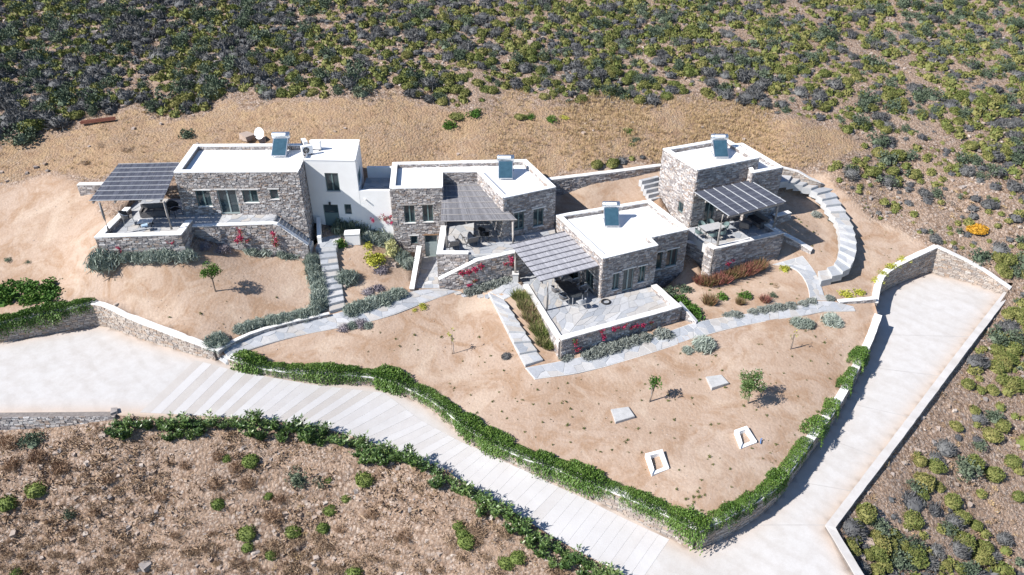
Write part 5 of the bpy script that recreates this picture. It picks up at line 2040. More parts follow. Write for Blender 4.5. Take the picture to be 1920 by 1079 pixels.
row('lavender_shrub', 'lavender', [(196, 492, 1.15)], 'largest grey-green lavender at the outer corner of the first terrace wall')
row('lavender_shrub', 'lavender', [(238, 483, .62), (262, 484, .6), (283, 483, .68), (311, 482, .72), (350, 481, .7)], 'grey-green lavender in the row below the first terrace wall', 'lavender row below the first terrace')
row('sage_shrub', 'purple', [(383, 464, .55), (416, 469, .65)], 'purplish grey shrub below the shaded walkway wall of the first house', 'purplish shrubs below the walkway')
row('lavender_shrub', 'lavender', [(474, 472, .6), (495, 471, .7), (534, 478, .6), (553, 476, .62)], 'grey-green lavender below the sunlit walkway wall by the outside stair', 'lavender below the walkway')
row('lavender_shrub', 'lavender', [(585, 492, .62, 1.25), (590, 508, .66, 1.2), (594, 524, .68, 1.2), (596, 541, .68, 1.2), (598, 558, .68, 1.2), (600, 574, .68, 1.1), (586, 588, .68, 1.1), (571, 592, .6, 1.1)], 'grey-green lavender in the tall hedge left of the straight steps', 'lavender hedge beside the straight steps')
row('lavender_shrub', 'lavender', [(449, 619, .5), (466, 613, .55), (484, 607, .55), (503, 604, .6), (522, 601, .6), (541, 598, .62), (556, 594, .55)], 'grey-green lavender in the low hedge above the sloping path', 'lavender hedge above the sloping path')
row('lavender_shrub', 'lavender', [(407, 641, .8)], 'single round lavender at the end of the pale parking wall')
row('lavender_shrub', 'lavender', [(652, 524, .85, 1.0)], 'single lavender just right of the straight steps')
row('lavender_shrub', 'lavender', [(660, 582, .7), (680, 577, .72), (700, 571, .75), (720, 564, .72), (738, 556, .75), (750, 552, .6)], 'grey-green lavender in the hedge along the upper edge of the sloping path', 'lavender hedge along the upper path edge')
row('rosemary_shrub', 'rosemary', [(640, 428, .8, 1.1), (660, 424, .95, 1.1), (682, 423, .95, 1.0), (704, 428, .9, 1.0)], 'dark green rosemary against the white house wing', 'rosemary against the white wing')
row('lavender_shrub', 'lavender', [(652, 438, .6, 1.0), (692, 447, .75, 1.0), (716, 452, .8, 1.1)], 'grey-green shrub in front of the rosemary by the white wing', 'grey-green shrubs by the white wing')
row('rosemary_shrub', 'rosemary', [(668, 440, .6, 1.0), (702, 440, .65, 1.0), (722, 432, .6, 1.1)], 'second row rosemary in front of the white wing planting', 'second rosemary row by the white wing')
row('green_shrub', 'yellow', [(712, 486, .55, .9), (690, 462, .45, .8)], 'small yellow-green shrub near the masonry block and variegated bush', 'yellow-green shrubs near the block')
row('green_shrub', 'bush', [(637, 462, .5, 1.3)], 'small dark leafy shrub beside the teal door landing')
row('variegated_shrub', 'variegated', [(735, 478, .62, 1.9)], 'tall pale yellow variegated shrub near the second house')
row('yellow_shrub', 'yellow', [(698, 490, .8, .9)], 'olive yellow shrub beside the variegated one')
row('sage_shrub', 'purple', [(712, 508, .62), (708, 540, .6, .6), (690, 548, .55, .6)], 'faded grey-mauve shrub in the sandy bed right of the straight steps', 'mauve shrubs in the sandy bed')
row('rosemary_shrub', 'lavender', [(758, 488, .75, 1.5), (768, 499, .7, 1.3)], 'tall grey-green shrub beside the entrance wall of the second house', 'grey-green shrubs at the second entrance')
row('sage_shrub', 'purple', [(645, 617, .5, .8), (676, 608, .6, .8)], 'low greyish shrub on the lower edge of the sloping path', 'greyish shrubs below the sloping path')
row('lavender_shrub', 'lavender', [(660, 612, .4, .8), (690, 611, .38, .8)], 'small green-grey tuft on the lower edge of the sloping path', 'green tufts below the sloping path')
row('yellow_flower', 'yellow', [(794, 576, .36, .8)], 'bright yellow-green flowering tuft below the sloping path')
row('yellow_flower', 'yellow', [(778, 582, .22, .8)], 'tiny yellow tuft beside the brighter yellow one')
row('lavender_shrub', 'silver', [(879, 549, .5), (895, 544, .58), (912, 539, .6), (929, 534, .62), (946, 528, .58)], 'silvery shrub in the row below the stair wall of the second house', 'silver row below the second stair wall')
row('red_grass', 'mixgrass', [(972, 560, .8), (980, 566, .8), (983, 579, .85), (992, 586, .85), (993, 600, .85), (1003, 607, .85), (1007, 622, .85), (1017, 632, .85), (1015, 646, .7), (1028, 653, .6)], 'reddish green ornamental grass in the bed beside the broad steps', 'ornamental grass beside the broad steps', 'grass')
row('dark_mound', 'thorn', [(949, 669, .55, .8)], 'small round dark mound shrub on the sand beside the broad steps')
row('lavender_shrub', 'silver', [(1062, 672, .5), (1104, 668, .55), (1120, 662, .6), (1136, 657, .6), (1154, 651, .6), (1172, 645, .58), (1192, 640, .58), (1212, 635, .55), (1243, 628, .72)], 'silvery green shrub at the foot of the corner terrace wall', 'silver row below the corner terrace')
row('green_shrub', 'bush', [(1274, 566, .6, .9), (1284, 576, .6, .9), (1294, 586, .62, .9), (1303, 596, .6, .9)], 'glossy bright green shrub in the row beside the corner terrace stairwell', 'glossy shrubs by the stairwell')
row('green_shrub', 'dark', [(1258, 552, .8, .9), (1282, 545, .7, .9)], 'dark green shrub in deep shade beside the corner house', 'dark shrubs beside the corner house')
row('red_grass', 'redgrass', [(1312, 531, .8), (1328, 534, .95), (1342, 531, .95), (1356, 528, 1.0), (1370, 521, 1.05), (1384, 517, 1.05), (1398, 513, 1.05), (1411, 509, 1.0), (1423, 504, .95)], 'reddish ornamental grass in the large clump below the tower terrace', 'red grass below the tower terrace', 'grass')
row('red_shrub', 'redgrass', [(1330, 570, .85)], 'reddish grass tussock standing alone on the sand below the tower')
row('green_shrub', 'bush', [(1354, 560, .46)], 'round bright green shrub beside the lone reddish tussock')
row('green_shrub', 'bush', [(1396, 557, .5)], 'round bright green shrub in the middle of the sand bed below the tower')
row('red_shrub', 'redgrass', [(1387, 570, .55)], 'small pinkish grass tussock between two green shrubs')
row('red_shrub', 'redgrass', [(1433, 566, .62)], 'brownish grass tussock near the silver row')
row('green_shrub', 'dark', [(1448, 556, .42)], 'small dark green shrub beside the brownish tussock')
row('yellow_shrub', 'yellow', [(1472, 506, .45)], 'round yellow-green shrub at the start of the curved path')
row('brown_shrub', 'dry', [(1453, 535, .5, .6)], 'low brown shrub on the sand below the tower')
row('silver_shrub', 'silver', [(1365, 593, .42), (1382, 592, .5), (1412, 586, .42), (1428, 583, .46), (1446, 580, .48), (1463, 577, .48), (1482, 575, .48), (1506, 571, .42), (1521, 567, .48)], 'low silver shrub in the row along the upper edge of the long path', 'silver row along the long path')
row('lavender_shrub', 'lavender', [(1494, 605, .65, .8), (1514, 609, .55, .8), (1559, 603, .72, .8), (1315, 650, .85, .9), (1288, 657, .42, .7)], 'grey-green lavender below the lower edge of the long path', 'lavender below the long path')
row('lavender_shrub', 'silver', [(1530, 403, .45), (1558, 412, .38), (1555, 560, .4)], 'small grey shrub on the bare sand right of the tower', 'small grey shrubs by the tower')
row('creeper_mound', 'bush', [(8, 565, 1.1, .7), (14, 548, 1.0, .7), (55, 540, .85, .7), (92, 540, .9, .7), (62, 562, .95, .6), (96, 556, .9, .6)], 'dense dark green creeping shrub on the sand behind the parking wall', 'creeping shrubs behind the parking')
row('green_shrub', 'dark', [(350, 255, .85, .9)], 'dark yellow-green bush behind the first house roof')
row('weed_patch', 'dark', [(15, 486, .5, .4), (55, 490, .35, .4)], 'flat dark weed patch on the sand left of the first terrace', 'weed patches left of the first terrace')

# bougainvillea on the walls
def spray(fc, pts, label, group):
    for px, py, s in pts:
        u, z = fc.hit(px, py)
        a = fc.at(u, z, .22)
        ang = math.atan2(fc.d.y, fc.d.x)
        plant('bougainvillea', 'bract', (a[0], a[1], a[2] - .3 * s), s, s, label, 'flowering vine', group, rz=ang + rng.uniform(-.2, .2))


spray(Face(T3[0], T3[1]), [(1075, 640, .7), (1079, 652, .7), (1078, 664, .7), (1125, 618, .6), (1128, 630, .6), (1150, 614, .6), (1162, 610, .6), (1180, 611, .6), (1192, 608, .6), (1204, 607, .6), (1218, 602, .6)], 'magenta bougainvillea spray on the corner terrace wall', 'bougainvillea on the corner terrace wall')
spray(Face(SW[0], SW[1]), [(868, 510, .75), (880, 508, .75), (892, 503, .75), (903, 497, .75), (888, 524, .6), (878, 532, .5)], 'magenta bougainvillea spray on the second house stair wall', 'bougainvillea on the second stair wall')
spray(Face(SW[1], SW[2]), [(957, 484, .6), (960, 494, .6), (946, 492, .5)], 'magenta bougainvillea beside the reed pergola post', 'bougainvillea by the pergola post')
spray(Face((T1['FR'].x, wkl.y - .15), (WK_R.x, WK_R.y - .15)), [(450, 432, .6), (453, 444, .65), (459, 449, .6), (447, 450, .55), (514, 436, .55), (518, 447, .6), (515, 455, .6), (521, 457, .5)], 'crimson bougainvillea on the sunlit walkway wall of the first house', 'bougainvillea on the walkway wall')
spray(Face(T1['FL'], T1['FR']), [(226, 462, .5), (229, 470, .45), (320, 452, .45), (328, 470, .4)], 'dark red vine behind the lavender on the first terrace wall', 'red vine on the first terrace wall')
spray(Face((wx0, WGY), (wx1, WGY)), [(727, 404, .75), (718, 408, .6), (731, 414, .6), (699, 411, .5)], 'pink bougainvillea at the end of the white wing', 'pink bougainvillea at the white wing')
spray(Face(TT[2], TT[3]), [(1363, 492, .7), (1372, 486, .5)], 'dark red vine on the shaded tower terrace wall', 'red vine on the tower terrace wall')
bp = G(1335, 505)
plant('lemon_shrub', 'yellow', (bp.x, bp.y, bp.z), .5, 1.2, 'light green climbing shrub at the dark corner between corner house and tower terrace')

# creepers over the road walls
def creepers(line, spans, label, group, spacing=.42, half=.22, sc=.84):
    r = Run(resample(line, .4), half)
    pxs = [(proj(*r.at(r.L * k / 400)[0])[0], r.L * k / 400) for k in range(401)]
    for x0, x1 in spans:
        us = [u for x, u in pxs if min(x0, x1) <= x <= max(x0, x1)]
        if not us: continue
        a, b = min(us), max(us)
        n = max(1, int((b - a) / spacing))
        for i in range(n + 1):
            u = a + (b - a) * (i + rng.uniform(-.2, .2)) / max(1, n)
            p, nr = r.at(u)
            ang = math.atan2(-nr.y, -nr.x) - math.pi / 2      # local -y to the road
            wv = .8 + .45 * math.sin(u * 1.7 + x0) * math.sin(u * .63 + 1)
            s = sc * max(.72, wv) * rng.uniform(.85, 1.15)
            plant('creeper', 'drape', (p.x, p.y, p.z), s, s * rng.uniform(.7, 1.25), label, 'creeper', group, rz=ang + rng.uniform(-.25, .25), sink=.02)


for sp_n, wh in (((452, 558), 'nearest the drive steps'), ((572, 662), 'on the long garden wall after its first gap'), ((668, 836), 'over the bulging bend of the long garden wall'), ((842, 1104), 'along the straight lower stretch of the garden wall'), ((1112, 1152), 'in the small separate patch of the garden wall'), ((1172, 1272), 'just before the point of the garden wall')):
    creepers(GW, [sp_n], 'green trailing creeper ' + wh, 'creepers ' + wh, .38)
creepers(GW, [(1274, 1308)], 'dark green creeper at the point of the garden wall', 'creepers at the wall point', .36)
for sp_n, wh in (((1310, 1370), 'just round the point of the garden wall'), ((1376, 1462), 'low on the ramp side of the garden wall'), ((1466, 1482), 'in the lowest single clump on the ramp wall'), ((1484, 1512), 'in the second clump up the ramp wall'), ((1528, 1537), 'in the third clump up the ramp wall'), ((1552, 1564), 'in the fourth clump up the ramp wall'), ((1586, 1600), 'in the fifth clump up the ramp wall'), ((1609, 1621), 'in the topmost clump of the ramp wall')):
    creepers(GWB, [sp_n], 'green trailing creeper ' + wh, 'creepers ' + wh, .42, sc=.76)
creepers(L1, [(-20, 78), (84, 168)], 'dark green creeper over the dark wall behind the parking', 'creepers on the parking wall', .38)
row('yellow_creeper', 'yellow', [(1692, 488, .5, .5), (1672, 499, .55, .5), (1655, 514, .5, .5), (1643, 527, .45, .5)], 'yellowish creeping shrub behind the curved upper parking wall', 'yellow creepers at the upper parking wall')
row('yellow_creeper', 'yellow', [(1588, 553, .6, .5), (1612, 550, .55, .5)], 'yellowish creeping shrub above the short wall by the ramp steps', 'yellow creepers above the ramp steps')

# oleander hedge below the drive
he = Run(resample(LOWEDGE[::-1], .4), .1)
u = .3
while u < he.L - 1:
    p, nr = he.at(u)
    px, py = proj(*p)
    if px > 1230: break
    wh = ('stretch beside the parking' if px < 380 else 'stretch below the boldest stripes' if px < 640 else 'middle downhill stretch' if px < 880 else 'lowest stretch')
    for k in range(2 if rng.random() < .55 else 1):
        off = .55 + .5 * k + rng.uniform(-.15, .15)
        x, y = p.x + nr.x * off, p.y + nr.y * off
        s = rng.uniform(.5, .92)
        plant('oleander', 'oleander', (x, y, zg(x, y)), s, s * rng.uniform(.85, 1.15), 'leafy green oleander in the drive hedge, ' + wh, 'shrub', 'oleander hedge, ' + wh)
    u += .62

# ---------------------------------------------------------------- trees
def tree(px, py, h, r, label, leafmat, n=700, lean=(0, 0), bare=False, leaf=.14, crown_h=.8, stake=False, trunk_r=.06):
    p = G(px, py, -.02)
    root = empty('young_tree', p, label, 'tree')
    rs = np.random.RandomState(int(px))
    top = p + Vector((lean[0], lean[1], h))
    mb = MB()
    mid = p.lerp(top, .5) + Vector((rs.uniform(-.05, .05), rs.uniform(-.05, .05), 0))
    mb.tube([p, mid, p.lerp(top, .8)], [trunk_r, trunk_r * .75, trunk_r * .5], 7)
    cl = []
    nb = 3 if bare else 7
    for k in range(nb):
        a = rs.uniform(0, 6.28)
        st = p.lerp(top, rs.uniform(.45, .75))
        e = st + Vector((math.cos(a) * r * rs.uniform(.4, .8), math.sin(a) * r * rs.uniform(.4, .8), h * rs.uniform(.12, .4)))
        mb.tube([st, st.lerp(e, .5) + Vector((0, 0, .04)), e], [trunk_r * .4, trunk_r * .25, trunk_r * .1], 5)
        cl.append(e)
    mb.build('trunk', M['bark'], root)
    cc = p.lerp(top, .86)
    cl += [cc + Vector((rs.uniform(-.6, .6) * r, rs.uniform(-.6, .6) * r, rs.uniform(-.5, .6) * r * crown_h)) for _ in range(2 if bare else 11)]
    C = np.array([list(c) for c in cl])
    k = rs.randint(0, len(C), n)
    d = dirs(n, rs, full=True)
    q = C[k] + d * (r * .36) * rs.uniform(.3, 1, (n, 1))
    o = d + rs.normal(size=d.shape) * .5
    o /= np.linalg.norm(o, axis=1)[:, None]
    V, F = tri_leaves(q, o, perp(o, rs), np.full(n, leaf) * rs.uniform(.7, 1.3, n), np.full(n, leaf * .3))
    link('crown', np_mesh('crown', V, F, M[leafmat]), root)
    if stake:
        mb = MB(); mb.tube([p + Vector((.12, .05, -.1)), p + Vector((.06, .03, h * .85))], .025, 5); mb.build('stake', M['wood'], root)


tree(404, 547, 2.05, .72, 'young green tree standing alone on the sand above the parking wall', 'bright_green', 1300, leaf=.11)
tree(1217, 754, 1.75, .38, 'slim leaning young tree beside the square cover on the sand', 'bright_green', 300, lean=(.35, .15), stake=True, trunk_r=.05)
tree(1402, 757, 1.75, .95, 'dense round dark green young tree on the lower sand garden', 'oleander', 2200, trunk_r=.06, leaf=.11)
tree(848, 664, 1.9, .25, 'nearly bare staked sapling in the middle sand garden', 'yellow_green', 28, bare=True, stake=True, trunk_r=.03)
tree(1481, 656, 1.6, .25, 'nearly bare staked sapling on the sand near the ramp wall', 'yellow_green', 16, bare=True, stake=True, trunk_r=.03)

# ---------------------------------------------------------------- wild hillside
def scatter(x0, x1, y0, y1, step, seed):
    rs = np.random.RandomState(seed)
    gx, gy = np.meshgrid(np.arange(x0, x1, step), np.arange(y0, y1, step))
    X = gx.ravel() + rs.uniform(-.5, .5, gx.size) * step
    Y = gy.ravel() + rs.uniform(-.5, .5, gx.size) * step
    Z = zg.many(np.column_stack([X, Y]))
    Z = Z
    h = Z - CAMH
    dep = np.maximum(Y * cp - h * sp_, 1)
    px, py = 960 + FPX * X / dep, 539.5 - FPX * (Y * sp_ + h * cp) / dep
    return X, Y, Z, px, py, rs


CLEAR = [ROAD_POLY] + HOLES


def blocked(X, Y, m=.6):
    b = np.zeros(X.shape, bool)
    for p in CLEAR:
        b |= in_poly_np(X, Y, p) | (dist_to_poly(X, Y, p) < m)
    return b


def joined(name, items, mat, label, cat):
    """items: (variant arrays, x, y, z, r, h, rot)"""
    Vs, Fs, o = [], [], 0
    for (V, F), x, y, z, r, h, a in items:
        c, s = math.cos(a), math.sin(a)
        W_ = np.column_stack([(V[:, 0] * c - V[:, 1] * s) * r + x, (V[:, 0] * s + V[:, 1] * c) * r + y, V[:, 2] * h + z])
        Vs.append(W_); Fs.append(F + o); o += len(V)
    if not Vs: return
    return tag(link(name, np_mesh(name, np.vstack(Vs), np.vstack(Fs), M[mat])), label, cat, kind='stuff')


CORE_N[:] = [7, 2]
LOW = {
    'cushion': [g_cushion(900 + i, 62, leaf=.34, hz=.85) for i in range(4)],
    'thorn': [g_twigs(910 + i, 72, w=.085, core=.62) for i in range(4)],
    'dark': [g_leafy(920 + i, 75, leaf=.4) for i in range(4)],
    'dry': [g_twigs(930 + i, 36, w=.065, core=0, up=.45, ln=.65) for i in range(4)],
    'tuft': [g_grass(940 + i, 16, h=1.0, w=.035) for i in range(6)],
}
X, Y, Z, px, py, rs = scatter(-80, 80, 22, 106, .66, 5)
sand, straw = zones(X, Y, Z)
cl1, cl2, cl3 = vnoise(X, Y, 7, 21), vnoise(X, Y, 5, 22), vnoise(X, Y, 11, 23)
free = ~blocked(X, Y, .7)
vis = (px > -260) & (px < 2180) & (py > -90) & (py < 1160)
hill = vis & free & (sand < .3) & (straw < .3)
upper = hill & (py < 330) & ~((px > 1240) & (px < 1480) & (py > 240))
right = hill & (px > 1480) & (py >= 200) & (py < 1120)
lowleft = hill & (py > 770) & (px < 1250)
picks = {'cushion': [], 'thorn': [], 'dark': [], 'dry': []}
for i in np.nonzero(upper | right)[0]:
    lefty = max(0., min(1., (1500 - px[i]) / 1500))
    dens = .74 + .3 * lefty if py[i] < 330 else .66
    dens *= .42 + .95 * (.6 * cl1[i] + .4 * cl3[i])
    # a bare track and the edge of the cleared ground
    if px[i] > 1480 and py[i] > 330:
        dens *= .35 if px[i] < 1500 + (py[i] - 300) * 1.6 and py[i] < 480 else .8
    if py[i] > 480 and px[i] > 1560:
        dens *= .25 + 1.5 * max(0., min(1., (.6 * cl3[i] + .4 * cl1[i] - .34) * 5))
    if abs(px[i] - (1480 + (py[i]) * 1.6)) < 40 and py[i] < 180: dens *= .5
    if rs.uniform() > dens: continue
    g = cl2[i]
    wc, wt, wd = .40 + .30 * (1 - lefty), .16 + 1.2 * max(0, g - .34) * (0.45 + .7 * lefty), .13 + .5 * max(0, .45 - cl3[i])
    t = rs.uniform() * (wc + wt + wd)
    k = 'cushion' if t < wc else ('thorn' if t < wc + wt else 'dark')
    q_ = rs.uniform() ** 1.6
    r = {'cushion': .28 + .5 * q_, 'thorn': .36 + .95 * q_, 'dark': .3 + .8 * q_}[k]
    if 330 < py[i] < 480: r *= .8
    if py[i] >= 480 and k == 'cushion': r *= 1.15
    if px[i] < 500 and k != 'cushion': r *= 1.2
    picks[k].append((X[i], Y[i], Z[i], r, r * {'cushion': rs.uniform(1.0, 1.35), 'thorn': rs.uniform(.85, 1.15), 'dark': rs.uniform(.95, 1.3)}[k]))
NAMES = {'cushion': ('cushion_shrub', 'rounded yellow-green cushion shrub', 'cushion shrubs'),
         'thorn': ('thorn_shrub', 'dark grey thorn shrub', 'grey thorn shrubs'),
         'dark': ('juniper_shrub', 'dark green bushy shrub', 'dark green shrubs')}
MATK = {'cushion': 'cushion_green', 'thorn': 'thorn_grey', 'dark': 'dark_green'}
for k in ('cushion', 'thorn', 'dark'):
    L_ = picks[k]
    def inview(t):
        a, b = proj(t[0], t[1], t[2])
        return 0 < a < 1920 and 0 < b < 1079
    L_.sort(key=lambda t: (0 if inview(t) else 1, math.sqrt(t[0] ** 2 + t[1] ** 2 + (t[2] - CAMH) ** 2) / t[3]))
    nm, lb, gr = NAMES[k]
    for t in L_[:300]:
        a, b = proj(*t[:3])
        low = 'high on' if b < 70 else 'midway up' if b < 135 else 'low on'
        wh = ('beside the outer edge of the ramp' if b > 560 else 'above the upper parking' if b > 330 else low + ' the hill beyond the tower' if a > 1330 else low + ' the hill behind the second house' if a > 700 else low + ' the hill behind the first house')
        sz = 'large ' if t[3] > .85 else 'small ' if t[3] < .5 else 'middling '
        plant(nm, k, t[:3], t[3], t[4], sz + lb + ' ' + wh, 'shrub', sz + gr + ' ' + wh, sink=.05)
    joined('shrubs', [(rng.choice(LOW[k]), t[0], t[1], t[2] - .05, t[3], t[4], rng.uniform(0, 6.28)) for t in L_[300:]], MATK[k],
           {'cushion': 'yellow-green cushion shrubs covering the far slope', 'thorn': 'grey thorn shrubs covering the far slope', 'dark': 'dark green shrubs covering the far slope'}[k], 'scrub')
print('shrubs', {k: len(v) for k, v in picks.items()})
# single bushes that stand out
for (a, b, r, h, key, lb) in [
        (1831, 432, .95, .9, 'orange', 'bright orange flowering bush on the slope above the upper parking'),
        (665, 146, 1.25, 1.2, 'dark', 'large round dark bush at the lower edge of the scrub'),
        (350, 186, 1.0, .9, 'cushion', 'large yellow-green dome shrub at the lower edge of the scrub'),
        (184, 190, 1.1, 1.0, 'cushion', 'large yellow-green dome shrub left of the rusty channel'),
        (60, 240, 1.2, 1.0, 'cushion', 'large green dome shrub above the first pergola on the outer slope'),
        (42, 262, 1.5, 1.0, 'dark', 'large dark spreading bush in front of the green dome shrub'),
        (842, 238, .75, .9, 'bush', 'dark green bush alone on the dry grass behind the second house'),
        (856, 219, .9, .6, 'cushion', 'flat green shrub behind the dark bush on the dry grass'), (892, 216, .95, .6, 'bush', 'flat bright green shrub beside another on the dry grass'),
        (976, 220, .65, .7, 'cushion', 'small olive shrub on the dry grass, first of a pair'), (996, 221, .55, .7, 'bush', 'small green shrub on the dry grass, second of a pair'),
        (1032, 226, .7, .7, 'bush', 'dark leafy shrub on the dry grass beyond the reed house'), (1059, 221, .65, .5, 'yellow', 'pale green low shrub on the dry grass'),
        (1177, 247, .5, .7, 'bush', 'small bright shrub on the dry grass left of the tower'), (1190, 263, .6, .6, 'dark', 'dark low shrub on the dry grass left of the tower'),
        (1183, 272, .35, .6, 'bush', 'tiny green shrub nearest the tower on the dry grass'), (1205, 295, .4, .8, 'thorn', 'small grey shrub at the tower back corner')]:
    p = G(a, b)
    plant('wild_shrub', key, p, r, h * r, lb)
row('brown_bush', 'fuzzy', [(20, 828, .9, .9), (26, 870, 1.0, .9), (76, 856, .95, .9), (117, 875, .9, .8), (351, 870, .8, .9), (410, 855, .7, .9), (445, 875, .9, .9), (407, 905, .9, .8), (468, 905, .9, .8), (205, 897, .6, .7), (132, 995, .7, .7), (252, 1055, .8, .7), (512, 965, 1.0, .7), (527, 932, .8, .7), (404, 995, .6, .6), (300, 930, .7, .6), (60, 940, .7, .6), (330, 1000, .7, .6), (180, 960, .6, .6), (700, 960, .8, .6), (760, 1000, .8, .6), (640, 990, .7, .6)],
    'airy reddish brown bush on the rubble slope below the drive', 'brown bushes below the drive')
row('cushion_shrub', 'dome', [(15, 945, .75), (70, 920, .8), (410, 945, .55), (505, 930, .4), (550, 998, .55), (465, 1000, .75), (465, 1025, .5), (685, 900, .75), (650, 935, .4), (620, 958, .5), (665, 1075, .6), (470, 865, .7), (617, 900, .35), (868, 1000, .55), (875, 1015, .7), (950, 1055, .6), (970, 1045, .6),
                                 (425, 860, .4), (607, 990, .5), (33, 1075, .5), (510, 1040, .5), (860, 985, .5)],
    'green cushion shrub on the rubble slope below the oleander hedge', 'cushion shrubs below the hedge')
row('sage_shrub', 'dark', [(557, 895, .85), (65, 830, .9), (130, 965, .5), (600, 905, .5)], 'blue-green bush on the rubble slope below the oleander hedge', 'blue-green bushes below the hedge')
n_dry, dry_more = 0, []
for i in np.nonzero(lowleft)[0]:
    d_ = 1.25 * (.3 + 1.2 * cl2[i])
    if px[i] > 640: d_ *= .75
    if rs.uniform() > d_ or py[i] < 800: continue
    r = rs.uniform(.25, .8)
    wh = 'below the rough parking wall' if px[i] < 230 else 'below the upper hedge' if px[i] < 600 else 'below the downhill hedge'
    for _ in range(2):
        a_, b_ = X[i] + rs.uniform(-.6, .6), Y[i] + rs.uniform(-.6, .6)
        r2 = rs.uniform(.25, .6)
        dry_more.append((rng.choice(LOW['dry']), a_, b_, zg(a_, b_), r2, r2 * .7, rs.uniform(0, 6.28)))
    if n_dry < 290:
        plant('dry_bush', 'dry', (X[i], Y[i], Z[i]), r, r * rs.uniform(.5, .85), 'dry brown tussock on the rubble slope, ' + wh, 'dry shrub', 'dry tussocks, ' + wh)
        n_dry += 1
    else:
        dry_more.append((rng.choice(LOW['dry']), X[i], Y[i], Z[i], r, r * .7, rs.uniform(0, 6.28)))
joined('dry_scrub', dry_more, 'dry_brown', 'more dry brown scrub on the rubble slope', 'dry scrub')

# dry grass behind the houses, sparse brown grass on the slopes
X, Y, Z, px, py, rs = scatter(-60, 45, 50, 72, .30, 8)
sand, straw = zones(X, Y, Z)
free = ~blocked(X, Y, .25)
dn = vnoise(X, Y, 3.5, 31)
items = []
for i in np.nonzero((straw > .25) & free & (px > -80) & (px < 2000))[0]:
    gold = max(0., min(1., (px[i] - 820) / 250)) * max(0., min(1., (1560 - px[i]) / 150))
    if rs.uniform() > (.22 + .95 * gold) * max(0., 1.9 * dn[i] - .25): continue
    s = rs.uniform(.22, .42) * (.8 + .5 * gold)
    items.append((LOW['tuft'][rs.randint(6)], X[i], Y[i], Z[i] - .02, s, s * rs.uniform(.8, 1.2), rs.uniform(0, 6.28)))
joined('dry_grass', items, 'straw', 'golden dry grass behind the houses', 'grass')
X, Y, Z, px, py, rs = scatter(-75, 75, 20, 100, .5, 9)
sand, straw = zones(X, Y, Z)
free = ~blocked(X, Y, .25)
items = []
dn = vnoise(X, Y, 4, 41)
for i in np.nonzero((sand < .2) & (straw < .5) & free & (px > -60) & (px < 1990) & (py > -60) & (py < 1150))[0]:
    near = py[i] > 480
    if rs.uniform() > (1.7 if near and px[i] < 1300 else 1.1 if near else .8) * (.3 + dn[i]): continue
    s = rs.uniform(.16, .42)
    items.append((LOW['tuft'][rs.randint(6)] if rs.uniform() < .45 else LOW['dry'][rs.randint(4)], X[i], Y[i], Z[i] - .02, s, s * rs.uniform(.6, 1.0), rs.uniform(0, 6.28)))
joined('gold_grass', [t for k_, t in enumerate(items) if k_ % 5 == 0], 'straw', 'golden dry grass between the shrubs of the slopes', 'grass')
items = [t for k_, t in enumerate(items) if k_ % 5]
joined('brown_grass', items[::2], 'dry_brown', 'withered brown grass between the shrubs of the slopes', 'grass')
joined('grey_grass', items[1::2], 'dry_grey', 'withered pale grey grass between the shrubs of the slopes', 'grass')

# stones
def rock_geo(seed):
    rs = np.random.RandomState(seed)
    V = np.array([(1, 0, 0), (-1, 0, 0), (0, 1, 0), (0, -1, 0), (0, 0, 1), (0, 0, -1)], float)
    F = [(0, 2, 4), (2, 1, 4), (1, 3, 4), (3, 0, 4), (2, 0, 5), (1, 2, 5), (3, 1, 5), (0, 3, 5)]
    V2, F2, mid = list(map(tuple, V)), [], {}
    def m_(a, b):
        k = (min(a, b), max(a, b))
        if k not in mid:
            p = (np.array(V2[a]) + np.array(V2[b])) / 2
            V2.append(tuple(p / np.linalg.norm(p) * rs.uniform(.75, 1.0))); mid[k] = len(V2) - 1
        return mid[k]
    if seed >= 8:
        return V * rs.uniform(.6, 1.2, (6, 1)) * np.array([1, .8, .55]), np.array(F)
    for a, b, c in F:
        x, y, z = m_(a, b), m_(b, c), m_(c, a)
        F2 += [(a, x, z), (x, b, y), (z, y, c), (x, y, z)]
    if seed < 8:
        C_ = np.array([(a, b, c) for c in (-1, 1) for b in (-1, 1) for a in (-1, 1)], float) * rs.uniform(.5, 1.0, (8, 3)) * np.array([1, rs.uniform(.6, .95), rs.uniform(.45, .75)])
        return C_, np.array([(0, 2, 3), (0, 3, 1), (4, 5, 7), (4, 7, 6), (0, 1, 5), (0, 5, 4), (2, 6, 7), (2, 7, 3), (0, 4, 6), (0, 6, 2), (1, 3, 7), (1, 7, 5)])
    V = np.array(V2) * rs.uniform(.75, 1.15, (len(V2), 1)) * np.array([1, rs.uniform(.6, .95), rs.uniform(.4, .7)])
    return V, np.array(F2)


ROCKS = [rock_geo(i) for i in range(8)]
SMALL = [rock_geo(8 + i) for i in range(8)]
X, Y, Z, px, py, rs = scatter(-75, 75, 20, 100, .30, 12)
sand, straw = zones(X, Y, Z)
free = ~blocked(X, Y, .3)
dn = vnoise(X, Y, 3, 51)
items = []
for i in np.nonzero(free & (px > -60) & (px < 1990) & (py > -40) & (py < 1150))[0]:
    pr = .10 if sand[i] > .35 else 1.0 if (py[i] > 780 and px[i] < 1300) else (.38 if straw[i] < .3 else .06)
    if rs.uniform() > pr * (.2 + 1.2 * dn[i]): continue
    s = .035 + (.16 if sand[i] < .35 else .04) * rs.uniform() ** 4
    items.append(((ROCKS if s > .12 else SMALL)[rs.randint(8)], X[i], Y[i], Z[i] + s * .1, s, s, rs.uniform(0, 6.28)))
joined('rubble', items, 'rock', 'loose pale stones on the slopes', 'rubble')
ROCKM = [np_mesh('rock', *g, M['rock']) for g in ROCKS]


